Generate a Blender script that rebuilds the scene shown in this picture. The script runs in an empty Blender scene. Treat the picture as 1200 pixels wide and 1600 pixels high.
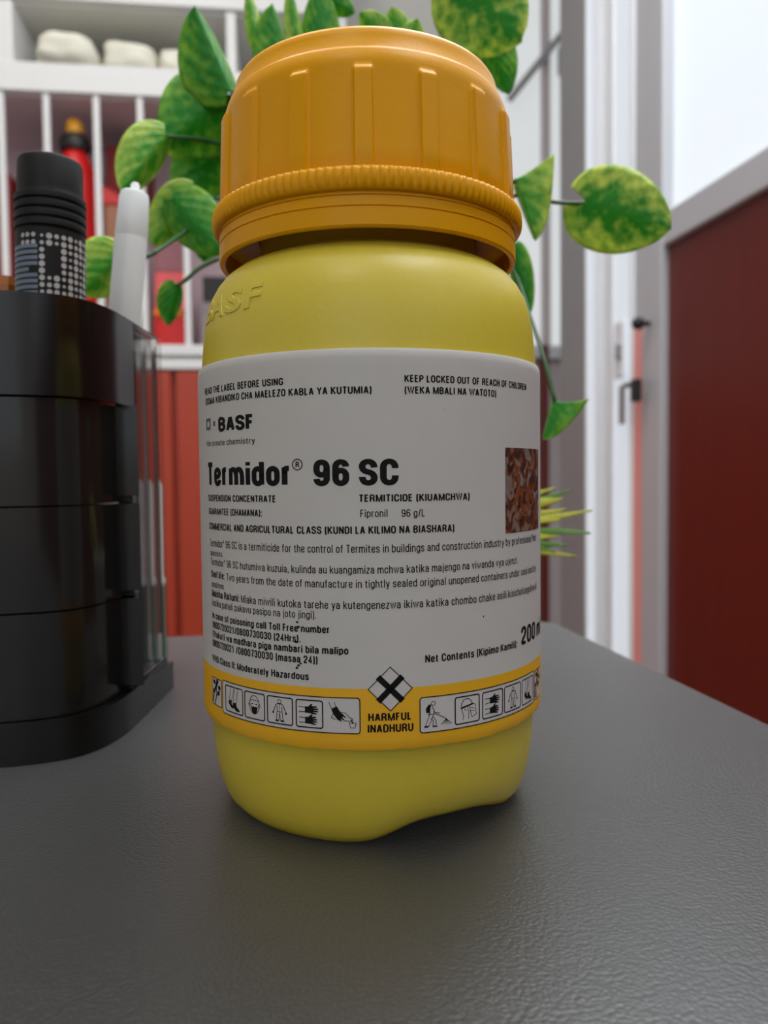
import bpy, bmesh, math, random
from mathutils import Vector, Matrix, noise

# ------------------------------------------------------------------ scene, camera, light
scene = bpy.context.scene
COL = scene.collection
random.seed(7)

ZT = 0.75                      # desk top height (m)
EYE = Vector((0, 0, ZT + 0.058))
PITCH, ROLL = 0.0445, 0.0112
cam_data = bpy.data.cameras.new('camera')
cam = bpy.data.objects.new('camera', cam_data)
COL.objects.link(cam)
cam_data.sensor_fit = 'HORIZONTAL'
cam_data.sensor_width = 36.0
cam_data.lens = 36.9
cam_data.clip_start = 0.005
cam_data.clip_end = 50
cp, sp, cr, sr = math.cos(PITCH), math.sin(PITCH), math.cos(ROLL), math.sin(ROLL)
fwd = Vector((0, cp, -sp)); up0 = Vector((0, sp, cp)); rt0 = Vector((1, 0, 0))
rt = rt0 * cr - up0 * sr
up = rt0 * sr + up0 * cr
cam.matrix_world = Matrix(((rt.x, up.x, -fwd.x, EYE.x), (rt.y, up.y, -fwd.y, EYE.y),
                           (rt.z, up.z, -fwd.z, EYE.z), (0, 0, 0, 1)))
cam_data.dof.use_dof = True
cam_data.dof.focus_distance = 0.121
cam_data.dof.aperture_fstop = 32.0
scene.camera = cam

world = bpy.data.worlds.new('world')
scene.world = world
world.use_nodes = True
world.node_tree.nodes['Background'].inputs[0].default_value = (0.80, 0.88, 1.0, 1)
world.node_tree.nodes['Background'].inputs[1].default_value = 0.30

scene.view_settings.view_transform = 'Standard'
scene.view_settings.look = 'None'
scene.view_settings.gamma = 1.0
scene.view_settings.exposure = 0.0
scene.view_settings.use_curve_mapping = False

ROOM_A = math.radians(9.5)     # the room is turned this much against the camera
ROOM = Matrix.Rotation(ROOM_A, 4, 'Z')
SHELF = Matrix.Rotation(math.radians(7.0), 4, 'Z')


def area_light(name, loc, target, sx, sy, power, color=(1, 1, 1)):
    d = bpy.data.lights.new(name, 'AREA')
    d.shape = 'RECTANGLE'; d.size = sx; d.size_y = sy; d.energy = power; d.color = color
    o = bpy.data.objects.new(name, d); COL.objects.link(o)
    o.location = loc
    o.rotation_euler = (Vector(target) - Vector(loc)).to_track_quat('-Z', 'Y').to_euler()
    return o


WINDOW_GLOW = 2.15             # daylight behind the frosted panes of the right-hand wall
CEILING_GLOW = 6.0             # ceiling panels added out of view to light the room
# fill lights added at the near end and overhead; neither source is in view
area_light('near_end_fill_light', ROOM @ Vector((-0.75, -1.70, 1.75)), (0, 0.3, 0.95), 1.5, 1.1, 1.5, (0.97, 0.98, 1.0))
area_light('overhead_fill_light', ROOM @ Vector((-0.05, 0.40, 2.62)), ROOM @ Vector((-0.05, 0.40, 0)), 1.0, 0.9, 12.0, (1.0, 0.98, 0.95))


area_light('daylight_from_right_window', ROOM @ Vector((0.52, 0.30, 1.80)), ROOM @ Vector((-0.6, 0.10, 0.8)), 1.25, 1.2, 34.0, (0.94, 0.97, 1.0))


# ------------------------------------------------------------------ helpers
def srgb(r, g, b):
    f = lambda c: (c / 255) / 12.92 if c / 255 <= 0.04045 else (((c / 255) + 0.055) / 1.055) ** 2.4
    return (f(r), f(g), f(b), 1.0)


def material(name, col, rough=0.5, metal=0.0, spec=0.5, var=0.06, scale=40.0, bump=0.0, bscale=300.0,
             sss=0.0, emit=0.0, coat=0.0, stretch=None, trans=0.0, alpha=1.0, ior=1.5):
    m = bpy.data.materials.new(name)
    m.use_nodes = True
    nt = m.node_tree; N = nt.nodes; L = nt.links
    b = N['Principled BSDF']
    tc = N.new('ShaderNodeTexCoord')
    mp = N.new('ShaderNodeMapping')
    L.new(tc.outputs['Object'], mp.inputs['Vector'])
    if stretch: mp.inputs['Scale'].default_value = stretch
    nz = N.new('ShaderNodeTexNoise')
    nz.inputs['Scale'].default_value = scale; nz.inputs['Detail'].default_value = 4
    L.new(mp.outputs['Vector'], nz.inputs['Vector'])
    mr = N.new('ShaderNodeMapRange')
    mr.inputs['To Min'].default_value = 1 - var; mr.inputs['To Max'].default_value = 1 + var
    L.new(nz.outputs['Fac'], mr.inputs['Value'])
    mx = N.new('ShaderNodeVectorMath'); mx.operation = 'SCALE'
    mx.inputs[0].default_value = col[:3]
    L.new(mr.outputs['Result'], mx.inputs['Scale'])
    L.new(mx.outputs['Vector'], b.inputs['Base Color'])
    b.inputs['Roughness'].default_value = rough
    b.inputs['Metallic'].default_value = metal
    b.inputs['Specular IOR Level'].default_value = spec
    b.inputs['IOR'].default_value = ior
    if sss:
        b.inputs['Subsurface Weight'].default_value = sss
        b.inputs['Subsurface Scale'].default_value = 0.002
        b.inputs['Subsurface Radius'].default_value = (1.0, 0.7, 0.3)
    if coat:
        b.inputs['Coat Weight'].default_value = coat; b.inputs['Coat Roughness'].default_value = 0.08
    if trans: b.inputs['Transmission Weight'].default_value = trans
    if alpha < 1: b.inputs['Alpha'].default_value = alpha
    if emit:
        L.new(mx.outputs['Vector'], b.inputs['Emission Color'])
        b.inputs['Emission Strength'].default_value = emit
    if bump:
        n2 = N.new('ShaderNodeTexNoise'); n2.inputs['Scale'].default_value = bscale; n2.inputs['Detail'].default_value = 3
        L.new(mp.outputs['Vector'], n2.inputs['Vector'])
        bp = N.new('ShaderNodeBump'); bp.inputs['Strength'].default_value = bump; bp.inputs['Distance'].default_value = 0.0003
        L.new(n2.outputs['Fac'], bp.inputs['Height']); L.new(bp.outputs['Normal'], b.inputs['Normal'])
    return m


def link(name, bm, mat, parent=None, smooth=False, angle=None):
    me = bpy.data.meshes.new(name)
    bm.to_mesh(me); bm.free()
    for m in (mat if isinstance(mat, (list, tuple)) else [mat]): me.materials.append(m)
    if smooth:
        for p in me.polygons: p.use_smooth = True
        if angle is not None: me.set_sharp_from_angle(angle=math.radians(angle))
    o = bpy.data.objects.new(name, me); COL.objects.link(o)
    if parent is not None: o.parent = parent
    return o


def tag(o, label, cat, group=None):
    o['label'] = label; o['category'] = cat
    if group: o['group'] = group
    return o


def thing(name, label, cat, loc=(0, 0, 0), rotz=0.0, group=None, mat=None):
    o = bpy.data.objects.new(name, None); COL.objects.link(o)
    o.empty_display_size = 0.02
    if mat is not None: o.matrix_world = mat
    else: o.location = loc; o.rotation_euler = (0, 0, rotz)
    return tag(o, label, cat, group)


def struct(name, bm, mat, mw=None, label=None, parent=None, smooth=False):
    o = link(name, bm, mat, parent, smooth, 40 if smooth else None)
    if parent is None:
        if mw is not None: o.matrix_world = mw
        o['kind'] = 'structure'
        o['label'] = label; o['category'] = label_cat(name)
    return o


def label_cat(name):
    return {'w': 'wall', 'f': 'floor', 'c': 'ceiling', 'd': 'door', 't': 'trim', 'b': 'baseboard'}[name[0]] if not name.startswith('window') else 'window'


def box(bm, lo, hi, bev=0.0, mi=0):
    lo, hi = Vector(lo), Vector(hi)
    b2 = bmesh.new()
    bmesh.ops.create_cube(b2, size=1.0)
    for v in b2.verts: v.co = Vector([lo[i] + (v.co[i] + .5) * (hi[i] - lo[i]) for i in range(3)])
    if bev: bmesh.ops.bevel(b2, geom=b2.edges[:], offset=bev, segments=2, profile=.5, affect='EDGES')
    for f in b2.faces: f.material_index = mi
    merge(bm, b2)


def merge(bm, b2, mtx=None):
    if mtx is not None: bmesh.ops.transform(b2, matrix=mtx, verts=b2.verts[:])
    me = bpy.data.meshes.new('tmp'); b2.to_mesh(me); b2.free(); bm.from_mesh(me); bpy.data.meshes.remove(me)


def lathe(bm, prof, n=96, rmod=None, mi=0, center=(0, 0), closed=True):
    """prof: list of (radius, z); rmod(theta, z, r) gives an added radius; theta 0 faces -Y"""
    rings = []
    for r, z in prof:
        ring = []
        if r < 1e-7:
            ring = [bm.verts.new((center[0], center[1], z))]
        else:
            for k in range(n):
                t = 2 * math.pi * k / n
                rr, zz = r, z
                if rmod:
                    q = rmod(t, z, r)
                    if isinstance(q, tuple): rr, zz = r + q[0], z + q[1]
                    else: rr = r + q
                ring.append(bm.verts.new((center[0] + rr * math.sin(t), center[1] - rr * math.cos(t), zz)))
        rings.append(ring)
    for a, b in zip(rings, rings[1:]):
        for k in range(n):
            k2 = (k + 1) % n
            if len(a) == 1 and len(b) == 1: continue
            if len(a) == 1: f = bm.faces.new((a[0], b[k2], b[k]))
            elif len(b) == 1: f = bm.faces.new((a[k], a[k2], b[0]))
            else: f = bm.faces.new((a[k], a[k2], b[k2], b[k]))
            f.material_index = mi
    return rings


def tube(bm, pts, r, n=8, r2=None, caps=True):
    pts = [Vector(p) for p in pts]
    rings = []
    prev = None
    for i, p in enumerate(pts):
        d = (pts[min(i + 1, len(pts) - 1)] - pts[max(i - 1, 0)]).normalized()
        a = prev if prev else (Vector((0, 0, 1)) if abs(d.z) < .9 else Vector((1, 0, 0)))
        s = d.cross(a).normalized(); a2 = s.cross(d).normalized(); prev = a2
        rr = r if r2 is None else r + (r2 - r) * i / max(1, len(pts) - 1)
        rings.append([bm.verts.new(p + (s * math.cos(2 * math.pi * k / n) + a2 * math.sin(2 * math.pi * k / n)) * rr) for k in range(n)])
    for a, b in zip(rings, rings[1:]):
        for k in range(n): bm.faces.new((a[k], a[(k + 1) % n], b[(k + 1) % n], b[k]))
    if caps:
        bm.faces.new(rings[0][::-1]); bm.faces.new(rings[-1])


def smooth_path(pts, per=6):
    P = [Vector(p) for p in pts]
    if len(P) < 3: return P
    Q = [P[0] * 2 - P[1]] + P + [P[-1] * 2 - P[-2]]
    out = []
    for i in range(1, len(Q) - 2):
        for k in range(per):
            t = k / per
            a, b, c, d = Q[i - 1], Q[i], Q[i + 1], Q[i + 2]
            out.append(.5 * ((2 * b) + (c - a) * t + (2 * a - 5 * b + 4 * c - d) * t * t + (3 * b - a - 3 * c + d) * t ** 3))
    out.append(P[-1])
    return out


def extrude_outline(bm, pts, z0, z1, inner=None, floor_z=None, mi=0):
    """solid prism, or a hollow tray when inner (outline) and floor_z are given"""
    n = len(pts)
    b = [bm.verts.new((x, y, z0)) for x, y in pts]
    t = [bm.verts.new((x, y, z1)) for x, y in pts]
    bm.faces.new(b[::-1])
    for k in range(n): bm.faces.new((b[k], b[(k + 1) % n], t[(k + 1) % n], t[k]))
    if inner is None:
        bm.faces.new(t)
    else:
        it = [bm.verts.new((x, y, z1)) for x, y in inner]
        ib = [bm.verts.new((x, y, floor_z)) for x, y in inner]
        for k in range(n):
            k2 = (k + 1) % n
            bm.faces.new((t[k], t[k2], it[k2], it[k]))
            bm.faces.new((it[k], it[k2], ib[k2], ib[k]))
        bm.faces.new(ib)


def inset_poly(pts, d):
    """offset a counter-clockwise outline inwards"""
    out = []
    n = len(pts)
    for i in range(n):
        p0, p1, p2 = Vector(pts[i - 1]), Vector(pts[i]), Vector(pts[(i + 1) % n])
        e1, e2 = (p1 - p0).normalized(), (p2 - p1).normalized()
        n1, n2 = Vector((-e1.y, e1.x)), Vector((-e2.y, e2.x))
        m = (n1 + n2); m = m / max(.35, m.dot(n1)) if m.length > 1e-6 else n1
        out.append(tuple(p1 + m * d))
    return out


# ------------------------------------------------------------------ materials
M_WALL = material('white_paint', srgb(228, 226, 222), .7, var=.03, scale=8)
M_FLOOR = material('floor_tile', srgb(150, 140, 130), .35, var=.12, scale=6)
M_CEIL = material('ceiling_paint', srgb(235, 234, 230), .8, var=.02)
M_ALU = material('anodised_aluminium', srgb(196, 197, 202), .42, metal=.2, var=.05, scale=30, stretch=(20, 20, .6))
M_ALU_DARK = material('grey_aluminium', srgb(152, 152, 154), .45, metal=.2, var=.05, scale=30, stretch=(20, 20, .6))
M_WHITE_ALU = material('white_powder_coat', srgb(236, 239, 244), .35, var=.02)
M_FROST = material('frosted_glass', srgb(150, 155, 159), .35, var=.03, scale=2.5, emit=WINDOW_GLOW)
M_FROST_BACK = material('frosted_glass_far', srgb(150, 152, 153), .35, var=.04, scale=3, emit=WINDOW_GLOW * .82)
M_DOORPANE = material('frosted_door_glass', srgb(150, 154, 160), .35, var=.03, scale=3, emit=WINDOW_GLOW * .78)
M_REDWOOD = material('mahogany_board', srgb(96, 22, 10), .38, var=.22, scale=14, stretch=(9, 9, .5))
M_REDWOOD_LIT = material('mahogany_board_lit', srgb(164, 54, 28), .4, var=.14, scale=14, stretch=(9, 9, .5))  # brighter copy of the dark red board, its lit look put into the colour
M_SALMON = material('salmon_edge', srgb(240, 160, 152), .4, var=.06, scale=4)
M_LILAC = material('pale_board', srgb(190, 180, 182), .6, var=.04)
M_SHELF = material('white_melamine', srgb(222, 221, 220), .45, var=.02)
M_SHELF_IN = material('lilac_grey_lining', srgb(205, 182, 188), .7, var=.06, scale=10)
M_GREY_IN = material('grey_lining', srgb(224, 224, 218), .8, var=.05, scale=10)
M_BLACKMETAL = material('black_metal', srgb(22, 22, 24), .4, var=.1)


def desk_material():
    m = bpy.data.materials.new('dark_leather_laminate')
    m.use_nodes = True
    nt = m.node_tree; N = nt.nodes; L = nt.links
    b = N['Principled BSDF']
    tc = N.new('ShaderNodeTexCoord')
    v = N.new('ShaderNodeTexVoronoi'); v.inputs['Scale'].default_value = 1450; v.inputs['Randomness'].default_value = 1
    L.new(tc.outputs['Object'], v.inputs['Vector'])
    n = N.new('ShaderNodeTexNoise'); n.inputs['Scale'].default_value = 2600; n.inputs['Detail'].default_value = 3
    L.new(tc.outputs['Object'], n.inputs['Vector'])
    mx = N.new('ShaderNodeMath'); mx.operation = 'MULTIPLY_ADD'; mx.inputs[1].default_value = .6
    L.new(n.outputs['Fac'], mx.inputs[0]); L.new(v.outputs['Distance'], mx.inputs[2])
    bp = N.new('ShaderNodeBump'); bp.inputs['Strength'].default_value = .32; bp.inputs['Distance'].default_value = .00015; bp.invert = True
    L.new(mx.outputs[0], bp.inputs['Height']); L.new(bp.outputs['Normal'], b.inputs['Normal'])
    big = N.new('ShaderNodeTexNoise'); big.inputs['Scale'].default_value = 9; big.inputs['Detail'].default_value = 2
    L.new(tc.outputs['Object'], big.inputs['Vector'])
    cr_ = N.new('ShaderNodeValToRGB')
    cr_.color_ramp.elements[0].color = srgb(26, 25, 22); cr_.color_ramp.elements[1].color = srgb(34, 32, 29)
    cr_.color_ramp.elements[0].position = .3; cr_.color_ramp.elements[1].position = .7
    L.new(big.outputs['Fac'], cr_.inputs['Fac']); L.new(cr_.outputs['Color'], b.inputs['Base Color'])
    b.inputs['Roughness'].default_value = .36
    b.inputs['IOR'].default_value = 1.95
    b.inputs['Sheen Weight'].default_value = .95; b.inputs['Sheen Roughness'].default_value = .3
    b.inputs['Sheen Tint'].default_value = (.9, .95, 1, 1)
    return m


M_DESK = desk_material()
M_DESK_EDGE = material('desk_edge_band', srgb(52, 50, 48), .5)
M_STEEL = material('desk_leg_steel', srgb(70, 70, 72), .4, metal=.6)

M_YELLOW = material('yellow_hdpe', srgb(208, 187, 58), .37, var=.05, scale=60, bump=.12, bscale=900, sss=.15, spec=.5)
M_AMBER = material('amber_cap_plastic', srgb(226, 157, 0), .33, var=.04, scale=60, bump=.1, bscale=1200, spec=.18)
M_LABEL = material('label_paper', srgb(192, 188, 183), .55, var=.05, scale=90, bump=.12, bscale=400)
M_BAND = material('label_amber_band', srgb(226, 168, 20), .5, var=.05, scale=120)
M_INK = material('black_ink', srgb(14, 12, 13), .7, var=.05, spec=.2)
M_GREYINK = material('grey_ink', srgb(96, 92, 92), .6, var=.05)
M_STRIP = material('pictogram_white', srgb(194, 189, 187), .55, var=.03, scale=90)


def photo_material():
    m = bpy.data.materials.new('printed_insect_picture')
    m.use_nodes = True
    nt = m.node_tree; N = nt.nodes; L = nt.links
    b = N['Principled BSDF']
    tc = N.new('ShaderNodeTexCoord')
    n = N.new('ShaderNodeTexNoise'); n.inputs['Scale'].default_value = 420; n.inputs['Detail'].default_value = 4
    n.inputs['Distortion'].default_value = 1.2
    L.new(tc.outputs['Object'], n.inputs['Vector'])
    r = N.new('ShaderNodeValToRGB'); e = r.color_ramp.elements
    e[0].position = .34; e[0].color = srgb(34, 22, 22); e[1].position = .72; e[1].color = srgb(128, 138, 146)
    a = e.new(.46); a.color = srgb(84, 44, 26)
    a = e.new(.55); a.color = srgb(136, 90, 60)
    a = e.new(.62); a.color = srgb(104, 110, 118)
    L.new(n.outputs['Fac'], r.inputs['Fac']); L.new(r.outputs['Color'], b.inputs['Base Color'])
    b.inputs['Roughness'].default_value = .5
    return m


M_PHOTO = photo_material()
M_PHOTO_TERMITE = material('printed_termite', srgb(122, 62, 28), .5, var=.4, scale=700)
M_BLACKPLASTIC = material('black_gloss_plastic', srgb(14, 13, 14), .2, var=.05)


def smoke_clear_material():
    """clear smoked acrylic sheet: tints what is seen through it and mirrors at a grazing angle"""
    m = bpy.data.materials.new('clear_smoked_acrylic')
    m.use_nodes = True
    nt = m.node_tree; N = nt.nodes; L = nt.links
    N.remove(N['Principled BSDF'])
    tr = N.new('ShaderNodeBsdfTransparent'); gl = N.new('ShaderNodeBsdfGlossy'); fr = N.new('ShaderNodeFresnel')
    nz = N.new('ShaderNodeTexNoise'); nz.inputs['Scale'].default_value = 40
    cr_ = N.new('ShaderNodeValToRGB'); cr_.color_ramp.elements[0].color = (.86, .86, .85, 1); cr_.color_ramp.elements[1].color = (.90, .90, .89, 1)
    L.new(nz.outputs['Fac'], cr_.inputs['Fac']); L.new(cr_.outputs['Color'], tr.inputs['Color'])
    gl.inputs['Roughness'].default_value = .06; fr.inputs['IOR'].default_value = 1.11
    mx = N.new('ShaderNodeMixShader'); L.new(fr.outputs[0], mx.inputs[0]); L.new(tr.outputs[0], mx.inputs[1]); L.new(gl.outputs[0], mx.inputs[2])
    L.new(mx.outputs[0], N['Material Output'].inputs['Surface'])
    return m


M_CLEAR = smoke_clear_material()
M_JARGREEN = material('dark_green_plastic', srgb(28, 92, 74), .3, var=.1)
M_JARGREY = material('brushed_grey_metal', srgb(186, 186, 184), .5, metal=.0, var=.08, scale=60, stretch=(1, 1, 12))
M_SMOKE = material('smoke_drawer_plastic', srgb(26, 24, 23), .14, var=.1, scale=30)
M_MARKER = material('black_marker_body', srgb(13, 13, 14), .5, spec=.25, var=.06)
M_SILVER = material('silver_print', srgb(176, 172, 172), .4, var=.1)
M_BLUEGREY = material('bluegrey_print', srgb(104, 116, 132), .45, var=.2, scale=400)
M_PENWHITE = material('white_pen_plastic', srgb(242, 246, 248), .3, var=.02)
M_WOODPENCIL = material('orange_brown_pencil', srgb(178, 104, 40), .4, var=.1, scale=200)


def leaf_material(name, mid, edge, spread):
    """variegated artificial leaf: colour follows the leaf's own UV (x along, y across)"""
    m = bpy.data.materials.new(name)
    m.use_nodes = True
    nt = m.node_tree; N = nt.nodes; L = nt.links
    b = N['Principled BSDF']
    uv = N.new('ShaderNodeUVMap')
    sx = N.new('ShaderNodeSeparateXYZ'); L.new(uv.outputs['UV'], sx.inputs[0])
    ab = N.new('ShaderNodeMath'); ab.operation = 'SUBTRACT'; ab.inputs[1].default_value = .5; L.new(sx.outputs['Y'], ab.inputs[0])
    a2 = N.new('ShaderNodeMath'); a2.operation = 'ABSOLUTE'; L.new(ab.outputs[0], a2.inputs[0])
    tc = N.new('ShaderNodeTexCoord')
    nz = N.new('ShaderNodeTexNoise'); nz.inputs['Scale'].default_value = 300; nz.inputs['Detail'].default_value = 3
    L.new(tc.outputs['Object'], nz.inputs['Vector'])
    # side veins
    vn = N.new('ShaderNodeMath'); vn.operation = 'MULTIPLY_ADD'; vn.inputs[1].default_value = 1.1; L.new(a2.outputs[0], vn.inputs[0])
    mu = N.new('ShaderNodeMath'); mu.operation = 'MULTIPLY'; mu.inputs[1].default_value = -1.0; L.new(sx.outputs['X'], mu.inputs[0]); L.new(mu.outputs[0], vn.inputs[2])
    si = N.new('ShaderNodeMath'); si.operation = 'SINE'
    ml = N.new('ShaderNodeMath'); ml.operation = 'MULTIPLY'; ml.inputs[1].default_value = 30; L.new(vn.outputs[0], ml.inputs[0]); L.new(ml.outputs[0], si.inputs[0])
    s1 = N.new('ShaderNodeMath'); s1.operation = 'MULTIPLY_ADD'; s1.inputs[1].default_value = 1.15; s1.inputs[2].default_value = -.46
    L.new(nz.outputs['Fac'], s1.inputs[0])
    s2 = N.new('ShaderNodeMath'); s2.operation = 'MULTIPLY_ADD'; s2.inputs[1].default_value = 1.0; L.new(a2.outputs[0], s2.inputs[0]); L.new(s1.outputs[0], s2.inputs[2])
    s3 = N.new('ShaderNodeMath'); s3.operation = 'MULTIPLY_ADD'; s3.inputs[1].default_value = -.05; L.new(si.outputs[0], s3.inputs[0]); L.new(s2.outputs[0], s3.inputs[2])
    r = N.new('ShaderNodeValToRGB'); e = r.color_ramp.elements
    e[0].position = max(0, .22 - spread); e[0].color = mid; e[1].position = .74 - spread; e[1].color = edge
    L.new(s3.outputs[0], r.inputs['Fac']); L.new(r.outputs['Color'], b.inputs['Base Color'])
    b.inputs['Roughness'].default_value = .38
    b.inputs['Specular IOR Level'].default_value = .5
    # thin fabric leaf lets some light through
    tr = N.new('ShaderNodeBsdfTranslucent'); L.new(r.outputs['Color'], tr.inputs['Color'])
    ms = N.new('ShaderNodeMixShader'); ms.inputs[0].default_value = .38
    L.new(b.outputs[0], ms.inputs[1]); L.new(tr.outputs[0], ms.inputs[2])
    L.new(ms.outputs[0], N['Material Output'].inputs['Surface'])
    bp = N.new('ShaderNodeBump'); bp.inputs['Strength'].default_value = .22; bp.inputs['Distance'].default_value = .0003
    L.new(si.outputs[0], bp.inputs['Height']); L.new(bp.outputs['Normal'], b.inputs['Normal'])
    return m


M_LEAF = [leaf_material('leaf_green', srgb(42, 156, 36), srgb(150, 206, 64), .0),
          leaf_material('leaf_yellow_green', srgb(78, 174, 42), srgb(202, 226, 98), .08),
          leaf_material('leaf_variegated', srgb(42, 158, 36), srgb(218, 234, 106), .05)]
M_STEM = material('green_stem', srgb(40, 88, 40), .5, var=.15, scale=80)
M_BLADE = material('yellow_green_blade', srgb(176, 178, 44), .5, var=.3, scale=120)
M_BLADE_G = material('green_blade', srgb(92, 138, 44), .5, var=.3, scale=120)
M_POT = material('white_ceramic_pot', srgb(222, 220, 214), .4, var=.03)
M_SOIL = material('dark_soil', srgb(60, 46, 34), .9, var=.4, scale=300)
M_CREAM = material('cream_sack_cloth', srgb(226, 222, 206), .8, var=.06, scale=30)
M_RED = material('red_plastic', srgb(196, 18, 18), .4, var=.06)
M_DARKRED = material('dark_red_carton', srgb(122, 10, 12), .6, var=.08)
M_BROWN = material('brown_carton', srgb(166, 116, 88), .7, var=.06)
M_ORANGE = material('orange_plastic', srgb(238, 122, 20), .4, var=.05)
M_PINK = material('pink_carton', srgb(232, 96, 100), .6, var=.05)
M_MAUVE = material('mauve_carton', srgb(150, 96, 104), .6, var=.06)
M_GREYCARD = material('grey_carton', srgb(142, 132, 134), .7, var=.06)
M_BLACK = material('black_plastic', srgb(24, 20, 20), .5, var=.06)
M_YELLOWCAP = material('yellow_cap', srgb(238, 168, 36), .4, var=.05)
M_LAMP = material('added_lamp_diffuser', srgb(255, 250, 244), .5, var=.01, emit=CEILING_GLOW)  # glow of the added, unseen ceiling lamps
M_LAMPFRAME = material('added_lamp_frame', srgb(240, 240, 238), .5)


# ------------------------------------------------------------------ the room (its own axes, turned against the camera)
XR = 0.536                      # face of the right-hand partition


def rbox(name, lo, hi, mat, label, bev=0.0, mw=ROOM, parent=None):
    bm = bmesh.new(); box(bm, lo, hi, bev)
    return struct(name, bm, mat, mw, label, parent)


rbox('floor', (-2.6, -2.0, -.05), (1.9, 2.2, 0), M_FLOOR, 'tiled floor of the shop office under the desk')
rbox('ceiling', (-2.6, -2.0, 2.70), (1.9, 2.2, 2.75), M_CEIL, 'white painted ceiling above the desk and shelving')
rbox('wall_left', (-2.65, -2.0, 0), (-2.6, 2.2, 2.7), M_WALL, 'white side wall at the far end of the shelving')
rbox('wall_back', (-2.6, 2.10, 0), (0.64, 2.15, 2.7), M_WALL, 'white wall behind the white shelving unit')
# near wall; its window opening is added as an unseen light source
bm = bmesh.new()
box(bm, (-2.6, -2.05, 0), (1.9, -2.0, .9)); box(bm, (-2.6, -2.05, 2.3), (1.9, -2.0, 2.7))
box(bm, (-2.6, -2.05, .9), (-1.6, -2.0, 2.3)); box(bm, (.1, -2.05, .9), (1.9, -2.0, 2.3))
struct('wall_front', bm, M_WALL, ROOM, 'white wall with an added window facing the shelving')
w2 = rbox('window_2', (-1.6, -2.03, .9), (.1, -2.02, 2.3), M_FROST, 'added bright frosted window in the unseen near wall')
# right-hand partition: board below, rail, frosted glass above
rbox('wall_right', (XR, -2.0, 0), (XR + .02, .954, 1.102), M_REDWOOD, 'dark red wood panel beside the desk below the grey rail')
rbox('trim_1', (XR - .008, -2.0, 1.102), (XR + .026, .954, 1.143), M_ALU, 'grey metal rail on top of the dark red panel', .002)
w1 = rbox('window_1', (XR + .006, -2.0, 1.143), (XR + .012, .975, 2.6), M_FROST, 'bright frosted glass above the dark red panel')
rbox('trim_2', (XR - .008, -2.0, 2.6), (XR + .026, 1.29, 2.70), M_ALU, 'grey metal head rail above the frosted glass')
# post at the end of the panel
bm = bmesh.new()
box(bm, (XR - .010, .954, 0), (XR + .030, 1.005, 2.6), .002)
box(bm, (XR - .008, 1.005, 1.0185), (XR + .030, 1.0295, 2.6), .001)
post = struct('trim_3', bm, M_ALU, ROOM, 'grey metal post at the end of the dark red panel')
rbox('trim_4', (XR - .0095, 1.005, 0), (XR + .010, 1.0295, 1.018), M_SALMON, 'narrow salmon red strip between grey post and white door')
# white aluminium door set in the partition
dr = bpy.data.objects.new('door_1', None); COL.objects.link(dr); dr.matrix_world = ROOM
dr['kind'] = 'structure'; dr['label'] = 'white aluminium door with a lock beside the grey post'; dr['category'] = 'door'
for y0, y1 in ((1.030, 1.038), (1.090, 1.097), (1.140, 1.148), (1.180, 1.187)):
    bm = bmesh.new(); box(bm, (XR - .012, y0, .02), (XR + .03, y1, 2.58), .002); link('stile', bm, M_WHITE_ALU, dr)
for y0, y1 in ((1.038, 1.062), (1.066, 1.090), (1.148, 1.180)):
    bm = bmesh.new(); box(bm, (XR - .009, y0, .03), (XR + .004, y1, 2.57)); link('glass', bm, M_DOORPANE, dr)
bm = bmesh.new(); box(bm, (XR - .008, 1.062, .02), (XR + .03, 1.066, 2.58), .001); link('stile', bm, M_WHITE_ALU, dr)
bm = bmesh.new(); box(bm, (XR - .002, 1.097, .02), (XR + .03, 1.140, 2.58), .001); link('rebate', bm, M_WHITE_ALU, dr)
bm = bmesh.new(); box(bm, (XR - .018, 1.046, .945), (XR - .012, 1.074, 1.025), .002)
lk = link('lock_plate', bm, M_WHITE_ALU, dr)
bm = bmesh.new(); box(bm, (XR - .022, 1.048, .972), (XR - .018, 1.060, .992), .001)
link('keyhole', bm, M_ALU_DARK, lk)
# knob on the post and keys hanging in the lock
bm = bmesh.new()
b2 = bmesh.new(); bmesh.ops.create_uvsphere(b2, u_segments=20, v_segments=12, radius=.0085)
merge(bm, b2, Matrix.Translation((XR - .026, .985, 1.008)))
tube(bm, [(XR - .010, .985, 1.008), (XR - .024, .985, 1.008)], .0035, 12)
kb = link('door_knob', bm, M_BLACKMETAL, post, True, 40); kb['label'] = 'small round black knob'
kr = thing('key_bunch', 'dark keys hanging from the white door lock below the knob', 'keys', mat=ROOM)
bm = bmesh.new(); tube(bm, [(XR - .012, 1.040, .932), (XR - .020, 1.036, .932), (XR - .024, .990, .930)], .003, 8)
link('key_ring', bm, M_BLACKMETAL, kr, True, 40)
bm = bmesh.new(); box(bm, (XR - .024, 1.030, .878), (XR - .021, 1.046, .932), .001)
link('key', bm, M_ALU_DARK, kr)
bm = bmesh.new(); box(bm, (XR - .030, .984, .905), (XR - .020, 1.000, .936), .003)
link('key_fob', bm, M_BLACKMETAL, kr)
rbox('trim_5', (XR - .012, 1.187, 0), (XR + .035, 1.29, 2.6), M_ALU_DARK, 'wide grey metal post left of the white door', .003)

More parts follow.
